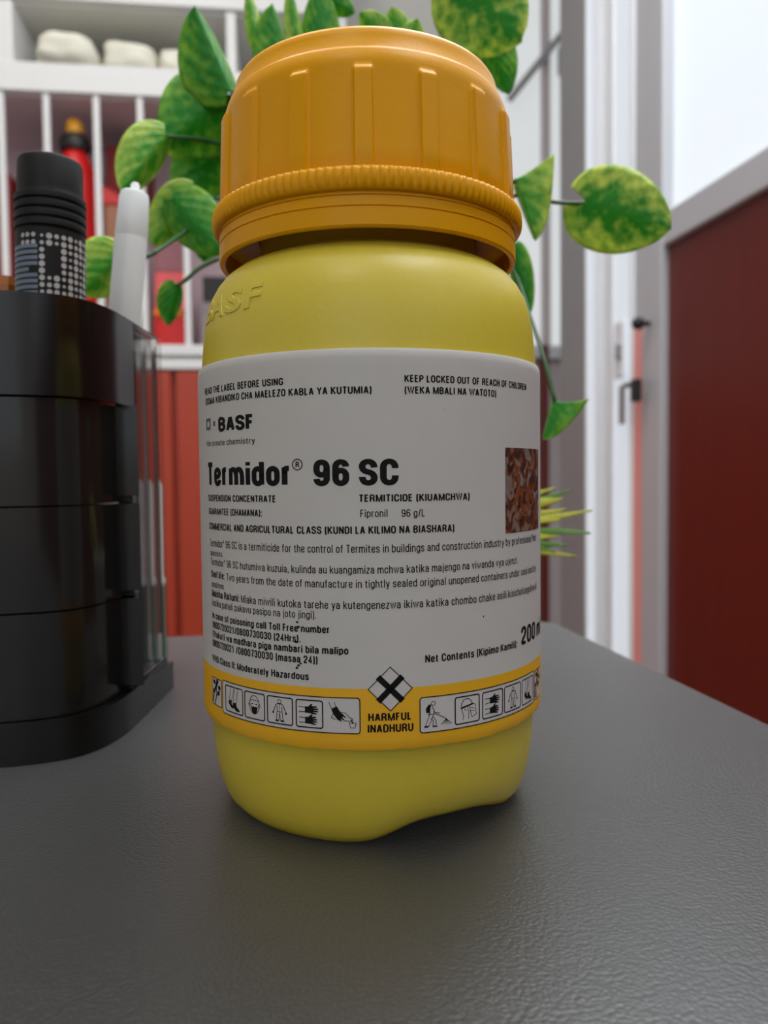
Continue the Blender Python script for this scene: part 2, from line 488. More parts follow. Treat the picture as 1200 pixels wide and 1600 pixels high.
# far glazed partition beyond the door
bm = bmesh.new()
box(bm, (.64, 2.10, 0), (1.9, 2.13, 1.13))
struct('wall_back', bm, M_LILAC, ROOM, 'pale board partition seen past the grey post')
rbox('trim_6', (.64, 2.08, 1.13), (1.9, 2.14, 1.165), M_ALU, 'grey rail under the far frosted glass', .002)
rbox('window_3', (.64, 2.105, 1.165), (1.9, 2.115, 2.6), M_FROST_BACK, 'far frosted glass beyond the grey post')
bm = bmesh.new(); box(bm, (.790, 2.075, 0), (.812, 2.10, 1.165), .002)
struct('trim_7', bm, M_REDWOOD, ROOM, 'thin dark red upright on the pale board close to the bottle')
bm = bmesh.new(); box(bm, (.856, 2.075, 0), (.882, 2.10, 1.165), .002)
struct('trim_8', bm, M_REDWOOD, ROOM, 'thin dark red upright on the pale board next to the grey post')
rbox('trim_9', (.800, 2.085, 1.165), (.822, 2.11, 2.6), M_LILAC, 'pale upright dividing the far frosted glass', .002)
bm = bmesh.new()
tube(bm, [(.700, 2.07, 1.815), (.895, 2.07, 2.055)], .010, 10)
box(bm, (.846, 2.075, 1.90), (.90, 2.10, 1.975), .004)
br = link('door_closer_arm', bm, M_ALU_DARK, None, True, 40); br.matrix_world = ROOM
tag(br, 'thin grey metal arm slanting across the far frosted glass', 'door closer')
rbox('wall_right', (1.86, -2.0, 0), (1.9, 2.1, 2.7), M_WALL, 'white corridor wall beyond the partition')

# ceiling lamps, added above the view as overhead light
def added_ceiling_lamp(x, y, label):
    t = thing('added_ceiling_light', label, 'lamp', mat=ROOM @ Matrix.Translation((x, y, 2.70)), group='added ceiling light panels')
    bm = bmesh.new()
    for lo, hi in (((-.31, -.31, -.02), (.31, -.29, 0)), ((-.31, .29, -.02), (.31, .31, 0)), ((-.31, -.29, -.02), (-.29, .29, 0)), ((.29, -.29, -.02), (.31, .29, 0))):
        box(bm, lo, hi, .001)
    link('frame', bm, M_LAMPFRAME, t)
    bm = bmesh.new(); box(bm, (-.29, -.29, -.014), (.29, .29, -.004))
    link('diffuser', bm, M_LAMP, t)


added_ceiling_lamp(-.55, .9, 'added square ceiling light panel above the space in front of the shelving')
added_ceiling_lamp(-.55, -.9, 'added square ceiling light panel above the near end of the room')

# ------------------------------------------------------------------ white shelving with bars, and the cabinet under it
FY = 1.70                       # front plane, shelf axes
SL, SR = -1.32, 0.14
cab = thing('base_cabinet', 'cherry red cabinet under the white barred shelving', 'cabinet', mat=SHELF)
bm = bmesh.new(); box(bm, (SL, FY + .02, 0), (SR, 2.0, 1.036)); link('carcass', bm, M_REDWOOD_LIT, cab)
k = 0
for a, b in ((SL, -.96), (-.955, -.60), (-.595, -.235), (-.23, SR)):
    bm = bmesh.new(); box(bm, (a + .003, FY, .06), (b - .003, FY + .02, 1.034), .002)
    dd = link('door', bm, M_REDWOOD_LIT, cab)
    bm = bmesh.new(); tube(bm, [(b - .05, FY - .02, .40), (b - .05, FY - .02, .52)], .005, 8)
    box(bm, (b - .054, FY - .02, .40), (b - .046, FY, .408)); box(bm, (b - .054, FY - .02, .512), (b - .046, FY, .52))
    link('handle', bm, M_ALU, dd)

sh = thing('shelving_unit', 'white shelving unit with upright bars standing on the red cabinet', 'shelves', mat=SHELF)


def spart(name, lo, hi, mat, bev=.002):
    bm = bmesh.new(); box(bm, lo, hi, bev); return link(name, bm, mat, sh)


spart('plinth', (SL, FY - .004, 1.038), (SR, 2.0, 1.058), M_SHELF)
spart('reveal', (SL, FY + .006, 1.058), (SR, 2.0, 1.066), M_GREY_IN, 0)
spart('shelf', (SL, FY - .008, 1.066), (SR, 2.0, 1.088), M_SHELF)
spart('shelf', (SL, FY - .004, 1.594), (SR, 2.0, 1.651), M_SHELF)
spart('shelf', (SL, FY - .004, 1.777), (SR, 2.0, 1.835), M_SHELF)
spart('top_board', (SL, FY, 2.13), (SR, 2.0, 2.16), M_SHELF)
spart('back_board', (SL, 1.985, 1.088), (SR, 2.0, 2.13), M_SHELF_IN, 0)
spart('lining', (SL + .02, FY + .016, 1.590), (SR - .02, 1.985, 1.594), M_SHELF_IN, 0)
spart('lining', (SL + .02, FY + .016, 1.773), (SR - .02, 1.985, 1.777), M_GREY_IN, 0)
spart('lining', (SL + .02, 1.979, 1.651), (SR - .02, 1.985, 1.773), M_GREY_IN, 0)
spart('side_board', (SL, FY, 1.088), (SL + .02, 1.985, 2.13), M_SHELF)
spart('side_board', (SR - .02, FY, 1.088), (SR, 1.985, 2.13), M_SHELF)
spart('divider', (-.585, FY, 1.651), (-.532, 1.985, 1.773), M_SHELF)
spart('divider', (-.110, FY, 1.651), (-.090, 1.985, 1.773), M_SHELF)
for s in (-1.22, -1.13, -1.04, -.95, -.86, -.77, -.66, -.561, -.473, -.375, -.288, -.200, -.110, -.02, .07):
    bm = bmesh.new(); box(bm, (s - .0065, FY + .001, 1.088), (s + .0065, FY + .014, 1.594), .003)
    link('bar', bm, M_SHELF, sh)


def sbox(name, lo, hi, mat, label, cat, bev=.003, group=None):
    """a carton standing in the shelving, its own axes at its foot"""
    c = Vector(((lo[0] + hi[0]) / 2, (lo[1] + hi[1]) / 2, lo[2]))
    bm = bmesh.new(); box(bm, Vector(lo) - c, Vector(hi) - c, bev)
    # lid seam
    d = Vector(hi) - Vector(lo)
    box(bm, (-d.x / 2 - .0006, -d.y / 2 - .0006, d.z * .82), (d.x / 2 + .0006, d.y / 2 + .0006, d.z * .835))
    o = link(name, bm, mat); o.matrix_world = SHELF @ Matrix.Translation(c)
    return tag(o, label, cat, group)


def sack(s, y, z, w, d, h, label, seed):
    bm = bmesh.new()
    b2 = bmesh.new(); bmesh.ops.create_cube(b2, size=2)
    bmesh.ops.subdivide_edges(b2, edges=b2.edges[:], cuts=7, use_grid_fill=True)
    for v in b2.verts:
        p = v.co
        q = Vector([math.copysign(abs(c) ** 1.0, c) for c in p])
        r = (abs(p.x) ** 4 + abs(p.y) ** 4 + abs(p.z) ** 4) ** .25
        q = p / r
        n = noise.noise_vector(Vector((p.x * 1.6 + seed * 9, p.y * 1.6, p.z * 1.6))) * .10
        q += n
        v.co = Vector((q.x * w / 2, q.y * d / 2, max(0, (q.z + 1) * h / 2)))
    merge(bm, b2)
    o = link('cloth_sack', bm, M_CREAM, None, True)
    o.matrix_world = SHELF @ Matrix.Translation((s, y, z))
    tag(o, label, 'sack', 'cream sacks on the upper shelf')


sack(-.506, 1.90, 1.6525, .038, .10, .052, 'small cream sack farthest from the bottle on the upper shelf', 1)
sack(-.436, 1.775, 1.6525, .118, .18, .066, 'widest cream sack on the upper shelf above the red tank', 2)
sack(-.312, 1.80, 1.6525, .112, .18, .066, 'cream sack on the upper shelf between two other sacks', 3)
sack(-.228, 1.80, 1.6525, .050, .16, .060, 'narrow cream sack on the upper shelf nearest the bottle', 4)

# goods behind the bars
tk = thing('sprayer_tank', 'red plastic tank with black collar and yellow cap behind the bars', 'tank', mat=SHELF @ Matrix.Translation((-.436, 1.775, 1.0886)))
bm = bmesh.new()
lathe(bm, [(0, 0), (.040, 0), (.044, .004), (.044, .32), (.042, .355), (.036, .385), (.028, .405), (.020, .418), (.018, .43), (0, .43)], 40)
link('tank_body', bm, M_RED, tk, True, 40)
bm = bmesh.new(); lathe(bm, [(.018, .415), (.030, .418), (.033, .428), (.030, .444), (.022, .452), (0, .453)], 32); link('collar', bm, M_BLACK, tk, True, 40)
bm = bmesh.new(); lathe(bm, [(.010, .450), (.0165, .453), (.0175, .466), (.016, .478), (.010, .484), (0, .485)], 32); link('cap', bm, M_YELLOWCAP, tk, True, 40)
sbox('carton', (-.382, 1.79, 1.0886), (-.325, 1.92, 1.402), M_BROWN, 'brown carton behind the bars beside the red tank', 'carton')
sbox('carton', (-.385, 1.83, 1.403), (-.300, 1.95, 1.545), M_DARKRED, 'dark red carton lying on the brown carton behind the bars', 'carton')
bm = bmesh.new()
for (x0, x1, y0, y1, z1) in ((-.028, .028, -.018, .018, .045),):
    vs = [bm.verts.new(p) for p in ((x0, y0, 0), (x1, y0, 0), (x1, y1, 0), (x0, y1, 0), (x0, y0 + .006, z1), (x1 - .03, y0 + .008, z1 * .7), (x1 - .03, y1, z1 * .7), (x0, y1, z1))]
    for f in ((3, 2, 1, 0), (0, 1, 5, 4), (1, 2, 6, 5), (2, 3, 7, 6), (3, 0, 4, 7), (4, 5, 6, 7)): bm.faces.new([vs[i] for i in f])
    bmesh.ops.bevel(bm, geom=bm.edges[:], offset=.004, segments=2, affect='EDGES')
o = link('cloth_pouch', bm, M_RED, None, True, 50); o.matrix_world = SHELF @ Matrix.Translation((-.358, 1.808, 1.403))
tag(o, 'bright red pouch lying on the brown carton', 'pouch')
sbox('carton', (-.282, 1.78, 1.0886), (-.216, 1.92, 1.163), M_RED, 'bright red carton at the foot of the stack behind the small hanging leaf', 'carton')
sbox('packet', (-.282, 1.775, 1.1635), (-.222, 1.90, 1.180), M_ORANGE, 'flat orange packet lying on the lower red carton', 'packet')
sbox('carton', (-.280, 1.79, 1.1805), (-.216, 1.92, 1.262), M_PINK, 'pink red carton above the flat orange packet', 'carton')
sbox('carton', (-.280, 1.79, 1.2625), (-.218, 1.92, 1.335), M_MAUVE, 'mauve carton on top of the pink red carton', 'carton')
sbox('packet', (-.244, 1.80, 1.3355), (-.222, 1.86, 1.385), M_ORANGE, 'small upright orange packet on the mauve carton', 'packet')
sbox('carton', (-.186, 1.80, 1.0886), (-.080, 1.94, 1.20), M_GREYCARD, 'grey carton on the lower shelf next to the bottle shoulder', 'carton')
sbox('carton', (-.180, 1.82, 1.2005), (-.090, 1.94, 1.262), M_BLACK, 'black carton on top of the grey carton', 'carton')
o = sbox('carton', (-.552, 1.80, 1.0886), (-.488, 1.93, 1.50), M_GREYCARD, 'tall pale grey carton behind the outermost bars', 'carton')
sbox('carton', (-.630, 1.78, 1.0886), (-.572, 1.9, 1.46), M_DARKRED, 'tall dark red carton behind the outermost bars', 'carton')

# ------------------------------------------------------------------ desk
ex = Vector((math.cos(ROOM_A), math.sin(ROOM_A))); ey = Vector((-math.sin(ROOM_A), math.cos(ROOM_A)))
C = Vector((.0655, .3118))                     # far right corner of the top
desk = thing('desk', 'dark grey leather-grain desk in front of the shelving', 'desk', mat=Matrix.Translation((C.x, C.y, 0)) @ ROOM)
DW, DD = 1.25, .72
pts = []
for cx, cy, a0 in ((-.006, -.006, 0), (-DW + .02, -.02, 90), (-DW + .02, -DD + .02, 180), (-.02, -DD + .02, 270)):
    r = .006 if a0 == 0 else .02
    for i in range(7):
        a = math.radians(a0 + i * 15); pts.append((cx + r * math.cos(a), cy + r * math.sin(a)))
bm = bmesh.new(); extrude_outline(bm, pts, ZT - .028, ZT)
bmesh.ops.bevel(bm, geom=[e for e in bm.edges if all(abs(v.co.z - ZT) < 1e-6 for v in e.verts)], offset=.0012, segments=3, affect='EDGES')
link('desk_top', bm, M_DESK, desk, True, 30)
for lx, ly in ((-.05, -.05), (-DW + .05, -.05), (-DW + .05, -DD + .05), (-.05, -DD + .05)):
    bm = bmesh.new(); box(bm, (lx - .02, ly - .02, 0), (lx + .02, ly + .02, ZT - .028), .002); link('leg', bm, M_STEEL, desk)
bm = bmesh.new()
box(bm, (-DW + .07, -.06, ZT - .075), (-.07, -.04, ZT - .028)); box(bm, (-DW + .07, -DD + .04, ZT - .075), (-.07, -DD + .06, ZT - .028))
link('apron', bm, M_STEEL, desk)

# ------------------------------------------------------------------ bottle
MM = .001
bottle = thing('pesticide_bottle', 'yellow plastic bottle with amber screw cap and white printed label on desk', 'bottle', loc=(-.00244, .1475, ZT))
BP = [(0, 2.6), (12, 2.4), (20, 1.8), (23, .5), (24.6, .0), (26.0, .5), (27.3, 1.9), (28.3, 4.2), (29.0, 7.2), (29.5, 11), (29.9, 16), (30.3, 17.5), (30.5, 20),
      (30.5, 76), (30.3, 78.5), (30.1, 81), (29.85, 83.5), (29.3, 86.6), (28.5, 89.2), (27.4, 91.2), (26.0, 92.9), (24.2, 94.3), (22.0, 95.3), (20.2, 96.2), (19.6, 97.5), (19.6, 108), (0, 108)]


def densify(P, n):
    out = []
    for i in range(len(P) - 1):
        (r0, z0), (r1, z1) = P[i], P[i + 1]
        m = max(1, int(math.hypot(r1 - r0, z1 - z0) / n))
        for k in range(m): out.append((r0 + (r1 - r0) * k / m, z0 + (z1 - z0) * k / m))
    out.append(P[-1]); return out


def base_lift(t, z, r):
    """arched recess moulded into the foot ring between two of its feet"""
    if z > 22 * MM or r < 1e-4: return 0
    d = math.degrees(t)
    if d > 180: d -= 360
    def bump(c, a, b):
        x = d - c
        if x < -180: x += 360
        if x > 180: x -= 360
        s = a if x < 0 else b
        return math.exp(-abs(x / s) ** 3) if abs(x) < 120 else 0
    L = 3.4 * bump(26, 21, 30) + 2.7 * bump(-156, 24, 24)
    w = max(0, 1 - z / (22 * MM)) ** 1.6
    return (0, L * w * MM)


bm = bmesh.new()
P2 = [(r * MM, z * MM) for r, z in densify(BP, 2.2)]
lathe(bm, P2, 160, base_lift)
body = link('body', bm, M_YELLOW, bottle, True)

# amber cap: ribbed wall, knurled ring, tamper band
N_CAP = 768


def rib_mod(t, z, r):
    if r < 24.9 * MM or z > 120.6 * MM: return 0
    a = (t / (2 * math.pi) * 16) % 1.0
    x = min(a, 1 - a) * 2 * math.pi / 16 * 26.3      # distance to the rib axis in mm
    s = max(0, min(1, (1.62 - x) / .35))
    e = max(0, min(1, (120.4 * MM - z) / (.7 * MM)))
    s = s * s * (3 - 2 * s)
    return .80 * MM * s * e


CP = [(0, 108.5), (19.8, 108.5), (24.5, 107.5), (24.6, 104.3), (25.9, 104.3), (26.15, 105), (26.05, 108), (25.85, 113), (25.65, 118), (25.62, 118.9), (25.61, 119.4), (25.60, 119.8), (25.59, 120.2), (25.58, 120.5), (25.55, 121.0),
      (25.45, 121.7), (25.2, 122.5), (24.95, 123.1), (24.8, 123.45), (24.6, 123.6), (24.4, 123.7), (24.25, 123.9), (23.8, 126.0), (23.6, 126.8), (23.25, 127.35), (22.7, 127.55), (15, 127.5), (0, 127.5)]
bm = bmesh.new()
lathe(bm, [(r * MM, z * MM) for r, z in CP], N_CAP, rib_mod)
cap = link('cap', bm, M_AMBER, bottle, True, 60)
bm = bmesh.new()
knurl = lambda t, z, r: (.36 * MM * (.5 + .5 * math.cos(t * 126)) * max(0, min(1, (z - 101.3 * MM) / (.8 * MM)))) if r > 27.2 * MM else 0
lathe(bm, [(r * MM, z * MM) for r, z in [(26.0, 101.3), (27.35, 101.3), (27.6, 101.6), (27.72, 102.2), (27.75, 103.2), (27.7, 104.0), (27.45, 104.6), (27.0, 104.9), (26.3, 105.0), (26.0, 104.9)]], 126 * 8, knurl)
link('knurled_ring', bm, M_AMBER, cap, True, 60)
TB = [(25.9, 101.35), (26.75, 101.35), (26.8, 100.75), (26.62, 100.65), (26.62, 100.55), (26.85, 100.45), (26.88, 99.1), (26.70, 99.0), (26.70, 98.9), (26.9, 98.8), (26.92, 97.0), (26.9, 96.2), (26.7, 95.9), (26.3, 95.8), (25.9, 96.1), (25.7, 97.0), (25.6, 99.5), (20.0, 100.2), (19.7, 100.4), (19.7, 101.35), (25.9, 101.35)]
bm = bmesh.new(); lathe(bm, [(r * MM, z * MM) for r, z in TB], 192)
link('tamper_band', bm, M_AMBER, cap, True, 30)

# ---- printing tools: flat drawing in (u along the girth, z) millimetres, then wrapped round the bottle
RL = 31.15


def body_radius(z):
    for (r0, z0), (r1, z1) in zip(BP[4:], BP[5:]):
        if z0 <= z <= z1 and z1 > z0: return r0 + (r1 - r0) * (z - z0) / (z1 - z0)
    return 30


def wrap(bm, radius, off, step=1.3):
    us = [v.co.x for v in bm.verts]
    if us:
        x = math.floor(min(us) / step) * step + step
        while x < max(us):
            bmesh.ops.bisect_plane(bm, geom=bm.verts[:] + bm.edges[:] + bm.faces[:], plane_co=(x, 0, 0), plane_no=(1, 0, 0), dist=1e-5)
            x += step
    bmesh.ops.triangulate(bm, faces=bm.faces[:])
    for v in bm.verts:
        u, z, w = v.co.x, v.co.y, v.co.z
        r = (radius(z) if callable(radius) else radius) + off + w
        t = u / RL
        v.co = Vector((r * math.sin(t), -r * math.cos(t), z)) * MM
    return bm


_cap_h = {}


def text_mesh(body_, offset=0.0, extrude=0.0, bevel=0.0):
    cu = bpy.data.curves.new('tmp_text', 'FONT')
    cu.body = body_; cu.size = 1; cu.resolution_u = 3
    cu.offset = offset; cu.extrude = extrude; cu.bevel_depth = bevel; cu.bevel_resolution = 1
    if extrude == 0: cu.dimensions = '2D'; cu.fill_mode = 'FRONT'
    ob = bpy.data.objects.new('tmp_text', cu)
    me = bpy.data.meshes.new_from_object(ob)
    bpy.data.objects.remove(ob); bpy.data.curves.remove(cu)
    return me


# a condensed grotesque drawn as pen strokes: cap height 1, x-height .72; l sharp, r rounded, c closed rounded
XH = .72
_v = lambda x, a, b: ('l', [(x, a), (x, b)])
_bx = lambda a, b: ('c', [(0, a), (1, a), (1, b), (0, b)])
GLYPH = {
    'A': (.56, [('l', [(0, -.05), (.46, 1.04)]), ('l', [(1, -.05), (.54, 1.04)]), ('l', [(.2, .28), (.8, .28)])]),
    'B': (.54, [_v(0, 0, 1), ('r', [(0, 1), (.95, 1), (.95, .53), (0, .53)]), ('r', [(0, .53), (1, .53), (1, 0), (0, 0)])]),
    'C': (.54, [('r', [(1, .68), (1, 1), (0, 1), (0, 0), (1, 0), (1, .34)])]),
    'D': (.55, [_v(0, 0, 1), ('r', [(0, 1), (1, 1), (1, 0), (0, 0)])]),
    'E': (.46, [('l', [(1, 1), (0, 1), (0, 0), (1, 0)]), ('l', [(0, .52), (.92, .52)])]),
    'F': (.44, [('l', [(1, 1), (0, 1), (0, -.06)]), ('l', [(0, .5), (.9, .5)])]),
    'G': (.56, [('r', [(1, .70), (1, 1), (0, 1), (0, 0), (1, 0), (1, .47), (.55, .47)])]),
    'H': (.55, [_v(0, -.06, 1.06), _v(1, -.06, 1.06), ('l', [(0, .53), (1, .53)])]),
    'I': (.18, [_v(.5, -.06, 1.06)]),
    'J': (.46, [('r', [(1, 1.06), (1, 0), (0, 0), (0, .32)])]),
    'K': (.56, [_v(0, -.06, 1.06), ('l', [(1, 1.05), (0, .36)]), ('l', [(.34, .58), (1.02, -.05)])]),
    'L': (.43, [('l', [(0, 1.06), (0, 0), (1, 0)])]),
    'M': (.70, [_v(0, -.06, 1.06), _v(1, -.06, 1.06), ('l', [(.02, 1.02), (.5, 0), (.98, 1.02)])]),
    'N': (.56, [_v(0, -.06, 1.06), _v(1, -.06, 1.06), ('l', [(0, 1.04), (1, -.04)])]),
    'O': (.56, [_bx(0, 1)]),
    'P': (.52, [_v(0, -.06, 1), ('r', [(0, 1), (1, 1), (1, .44), (0, .44)])]),
    'Q': (.56, [_bx(0, 1), ('l', [(.55, .2), (1.05, -.1)])]),
    'R': (.55, [_v(0, -.06, 1), ('r', [(0, 1), (.96, 1), (.96, .48), (0, .48)]), ('r', [(.4, .48), (.94, .48), (.94, -.06)])]),
    'S': (.54, [('r', [(1, .72), (1, 1), (0, 1), (0, .55), (1, .47), (1, 0), (0, 0), (0, .29)])]),
    'T': (.50, [('l', [(-.1, 1), (1.1, 1)]), _v(.5, -.06, 1)]),
    'U': (.55, [('r', [(0, 1.06), (0, 0), (1, 0), (1, 1.06)])]),
    'V': (.54, [('l', [(-.05, 1.06), (.5, 0), (1.05, 1.06)])]),
    'W': (.80, [('l', [(-.04, 1.06), (.26, 0), (.5, 1), (.74, 0), (1.04, 1.06)])]),
    'X': (.54, [('l', [(0, 0), (1, 1)]), ('l', [(0, 1), (1, 0)])]),
    'Y': (.54, [('l', [(-.05, 1.06), (.5, .42), (1.05, 1.06)]), _v(.5, -.06, .45)]),
    'Z': (.48, [('l', [(0, 1), (1, 1), (0, 0), (1, 0)])]),
    'a': (.48, [('r', [(.02, .52), (.02, XH), (.95, XH), (.95, -.05)]), ('r', [(.95, .43), (0, .40), (0, 0), (.8, 0), (.95, .2)])]),
    'b': (.49, [_v(0, -.05, 1.06), _bx(0, XH)]),
    'c': (.46, [('r', [(1, .48), (1, XH), (0, XH), (0, 0), (1, 0), (1, .26)])]),
    'd': (.49, [_v(1, -.05, 1.06), _bx(0, XH)]),
    'e': (.48, [('r', [(0, .36), (1, .36), (1, XH), (0, XH), (0, 0), (1, 0), (1, .2)])]),
    'f': (.33, [('r', [(1.12, 1), (.38, 1), (.38, -.06)]), ('l', [(-.2, .70), (1.1, .70)])]),
    'g': (.49, [_bx(0, XH), ('r', [(1, XH + .05), (1, -.24), (0, -.24), (0, -.1)])]),
    'h': (.48, [_v(0, -.06, 1.06), ('r', [(0, .5), (0, XH), (1, XH), (1, -.06)])]),
    'i': (.17, [_v(.5, -.06, XH + .05), _v(.5, .90, 1.07)]),
    'j': (.20, [('r', [(.8, XH + .05), (.8, -.24), (-.4, -.24)]), _v(.8, .90, 1.07)]),
    'k': (.47, [_v(0, -.06, 1.06), ('l', [(1, XH + .04), (0, .26)]), ('l', [(.36, .44), (1.04, -.05)])]),
    'l': (.17, [_v(.5, -.06, 1.06)]),
    'm': (.76, [_v(0, -.06, XH + .05), ('r', [(0, .5), (0, XH), (.5, XH), (.5, -.06)]), ('r', [(.5, .5), (.5, XH), (1, XH), (1, -.06)])]),
    'n': (.48, [_v(0, -.06, XH + .05), ('r', [(0, .5), (0, XH), (1, XH), (1, -.06)])]),
    'o': (.49, [_bx(0, XH)]),
    'p': (.49, [_v(0, -.28, XH + .05), _bx(0, XH)]),
    'q': (.49, [_v(1, -.28, XH + .05), _bx(0, XH)]),
    'r': (.32, [_v(0, -.06, XH + .05), ('r', [(0, .46), (0, XH), (1.1, XH)])]),
    's': (.45, [('r', [(1, .53), (1, XH), (0, XH), (0, .41), (1, .33), (1, 0), (0, 0), (0, .2)])]),
    't': (.34, [('r', [(.36, .96), (.36, 0), (1.12, 0)]), ('l', [(-.22, .70), (1.12, .70)])]),
    'u': (.48, [('r', [(0, XH + .05), (0, 0), (1, 0), (1, .25)]), _v(1, -.05, XH + .05)]),
    'v': (.46, [('l', [(-.04, XH + .05), (.5, 0), (1.04, XH + .05)])]),
    'w': (.68, [('l', [(-.04, XH + .05), (.26, 0), (.5, XH), (.74, 0), (1.04, XH + .05)])]),
    'x': (.46, [('l', [(0, 0), (1, XH)]), ('l', [(0, XH), (1, 0)])]),
    'y': (.46, [('l', [(-.04, XH + .05), (.52, .02)]), ('l', [(1.04, XH + .05), (.40, -.24), (0, -.24)])]),
    'z': (.42, [('l', [(0, XH), (1, XH), (0, 0), (1, 0)])]),
    '0': (.50, [_bx(0, 1)]),
    '1': (.50, [('l', [(.12, .74), (.6, 1), (.6, -.06)])]),
    '2': (.50, [('r', [(0, .70), (0, 1), (1, 1), (1, .56), (0, .16), (0, 0)]), ('l', [(-.06, 0), (1.06, 0)])]),
    '3': (.50, [('r', [(0, .74), (0, 1), (1, 1), (1, .53), (.4, .53)]), ('r', [(.4, .53), (1, .53), (1, 0), (0, 0), (0, .28)])]),
    '4': (.50, [('l', [(.74, -.06), (.74, 1), (0, .26), (1.08, .26)])]),
    '5': (.50, [('l', [(.95, 1), (.08, 1), (.04, .5)]), ('r', [(.02, .5), (.2, .62), (1, .62), (1, 0), (0, 0), (0, .26)])]),
    '6': (.50, [_bx(0, .60), ('r', [(0, .3), (0, 1), (1, 1), (1, .78)])]),
    '7': (.48, [('l', [(0, 1), (1, 1), (.36, -.06)])]),
    '8': (.50, [_bx(0, .53), ('c', [(.05, .53), (.95, .53), (.95, 1), (.05, 1)])]),
    '9': (.50, [_bx(.40, 1), ('r', [(1, .7), (1, 0), (0, 0), (0, .22)])]),
    '(': (.24, [('r', [(1, 1.08), (.1, .85), (.1, .1), (1, -.22)])]),
    ')': (.24, [('r', [(0, 1.08), (.9, .85), (.9, .1), (0, -.22)])]),
    '.': (.17, [_v(.5, -.06, .10)]),
    ',': (.17, [('l', [(.6, .10), (.6, -.05), (.2, -.18)])]),
    ':': (.17, [_v(.5, -.06, .10), _v(.5, .58, .76)]),
    '/': (.34, [('l', [(0, -.05), (1, 1.05)])]),
    '®': (.30, [('c', [(0, .66), (1, .66), (1, 1.02), (0, 1.02)])]),
}


def rounded(P, rad, closed):
    P = [Vector(p) for p in P]
    n = len(P); out = []
    for i in range(n):
        if not closed and i in (0, n - 1): out.append(P[i]); continue
        a, b, c = P[i - 1], P[i], P[(i + 1) % n]
        la, lc = (a - b).length, (c - b).length
        fa = .5 if closed or 0 < i - 1 else 1.0
        fc = .5 if closed or i + 1 < n - 1 else 1.0
        ra, rc = min(rad * 1.25, la * fa), min(rad * 1.25, lc * fc)
        p0, p3 = b + (a - b).normalized() * ra, b + (c - b).normalized() * rc
        k = .60
        p1, p2 = p0.lerp(b, k), p3.lerp(b, k)
        for j in range(7):
            t = j / 6
            out.append(p0 * (1 - t) ** 3 + p1 * 3 * t * (1 - t) ** 2 + p2 * 3 * t * t * (1 - t) + p3 * t ** 3)
    res = [out[0]]
    for p in out[1:]:
        if (p - res[-1]).length > 1e-4: res.append(p)
    if closed and (res[0] - res[-1]).length < 1e-4: res.pop()
    return res


def ribbon(bm, P, wd, closed, T):
    n = len(P); L_, R_ = [], []
    for i in range(n):
        a = P[i - 1] if (i or closed) else None
        c = P[(i + 1) % n] if (i < n - 1 or closed) else None
        d1 = (P[i] - a).normalized() if a is not None else None
        d2 = (c - P[i]).normalized() if c is not None else None
        if d1 is None: d1 = d2
        if d2 is None: d2 = d1
        n1, n2 = Vector((-d1.y, d1.x)), Vector((-d2.y, d2.x))
        m = n1 + n2
        if m.length < .2: m = n1
        m.normalize(); k = 1 / max(.45, m.dot(n1))
        L_.append(bm.verts.new(T(P[i] + m * k * wd / 2))); R_.append(bm.verts.new(T(P[i] - m * k * wd / 2)))
    for i in range(n if closed else n - 1):
        j = (i + 1) % n
        bm.faces.new((R_[i], R_[j], L_[j], L_[i]))


def put_text(bm, s, bold, u0, u1, z, h):
    wgt = {0: .125, 1: .18, 2: .22, 3: .205}[bold]
    gap = {0: .10, 1: .075, 2: .05, 3: .07}[bold]
    adv = []
    x = 0
    for ch in s:
        if ch == ' ': x += .29; continue
        w = GLYPH[ch][0] * (1.0 if bold != 2 else 1.12) + (wgt - .14) * .4
        adv.append((ch, x, w)); x += w + gap
    total = adv[-1][1] + adv[-1][2]
    k = (u1 - u0) / total
    for ch, x0, w in adv:
        sw = wgt * (.62 if ch == '®' else 1)
        X = lambda p: Vector((x0 + sw / 2 + p[0] * (w - sw), sw / 2 + p[1] * (1 - sw)))
        T = lambda p: Vector((u0 + p.x * k, z + p.y * h, 0))
        for kind, pts in GLYPH[ch][1]:
            P = [X(p) for p in pts]
            if kind != 'l': P = rounded(P, .45 if ch in '()' else (w - sw) * .5, kind == 'c')
            ribbon(bm, P, sw, kind == 'c', T)



def poly(bm, pts, w=0.0):
    f = bm.faces.new([bm.verts.new((x, y, w)) for x, y in pts])
    if f.normal.z < 0: f.normal_flip()
    return f


def stroke(bm, pts, wd, closed=False, w=0.0):
    P = [Vector(p) for p in pts]
    n = len(P)
    for i in range(n if closed else n - 1):
        a, b = P[i], P[(i + 1) % n]
        d = b - a
        if d.length < 1e-6: continue
        d.normalize(); s = Vector((-d.y, d.x)) * wd / 2
        a2, b2 = a - d * wd * .35, b + d * wd * .35
        poly(bm, [a2 + s, a2 - s, b2 - s, b2 + s], w)


def rrect(u0, u1, z0, z1, r, seg=4):
    out = []
    for cx, cy, a0 in ((u1 - r, z1 - r, 0), (u0 + r, z1 - r, 90), (u0 + r, z0 + r, 180), (u1 - r, z0 + r, 270)):
        for i in range(seg + 1):
            a = math.radians(a0 + 90 * i / seg); out.append((cx + r * math.cos(a), cy + r * math.sin(a)))
    return out


def ellipse(cx, cy, rx, ry, n=18):
    return [(cx + rx * math.cos(2 * math.pi * i / n), cy + ry * math.sin(2 * math.pi * i / n)) for i in range(n)]


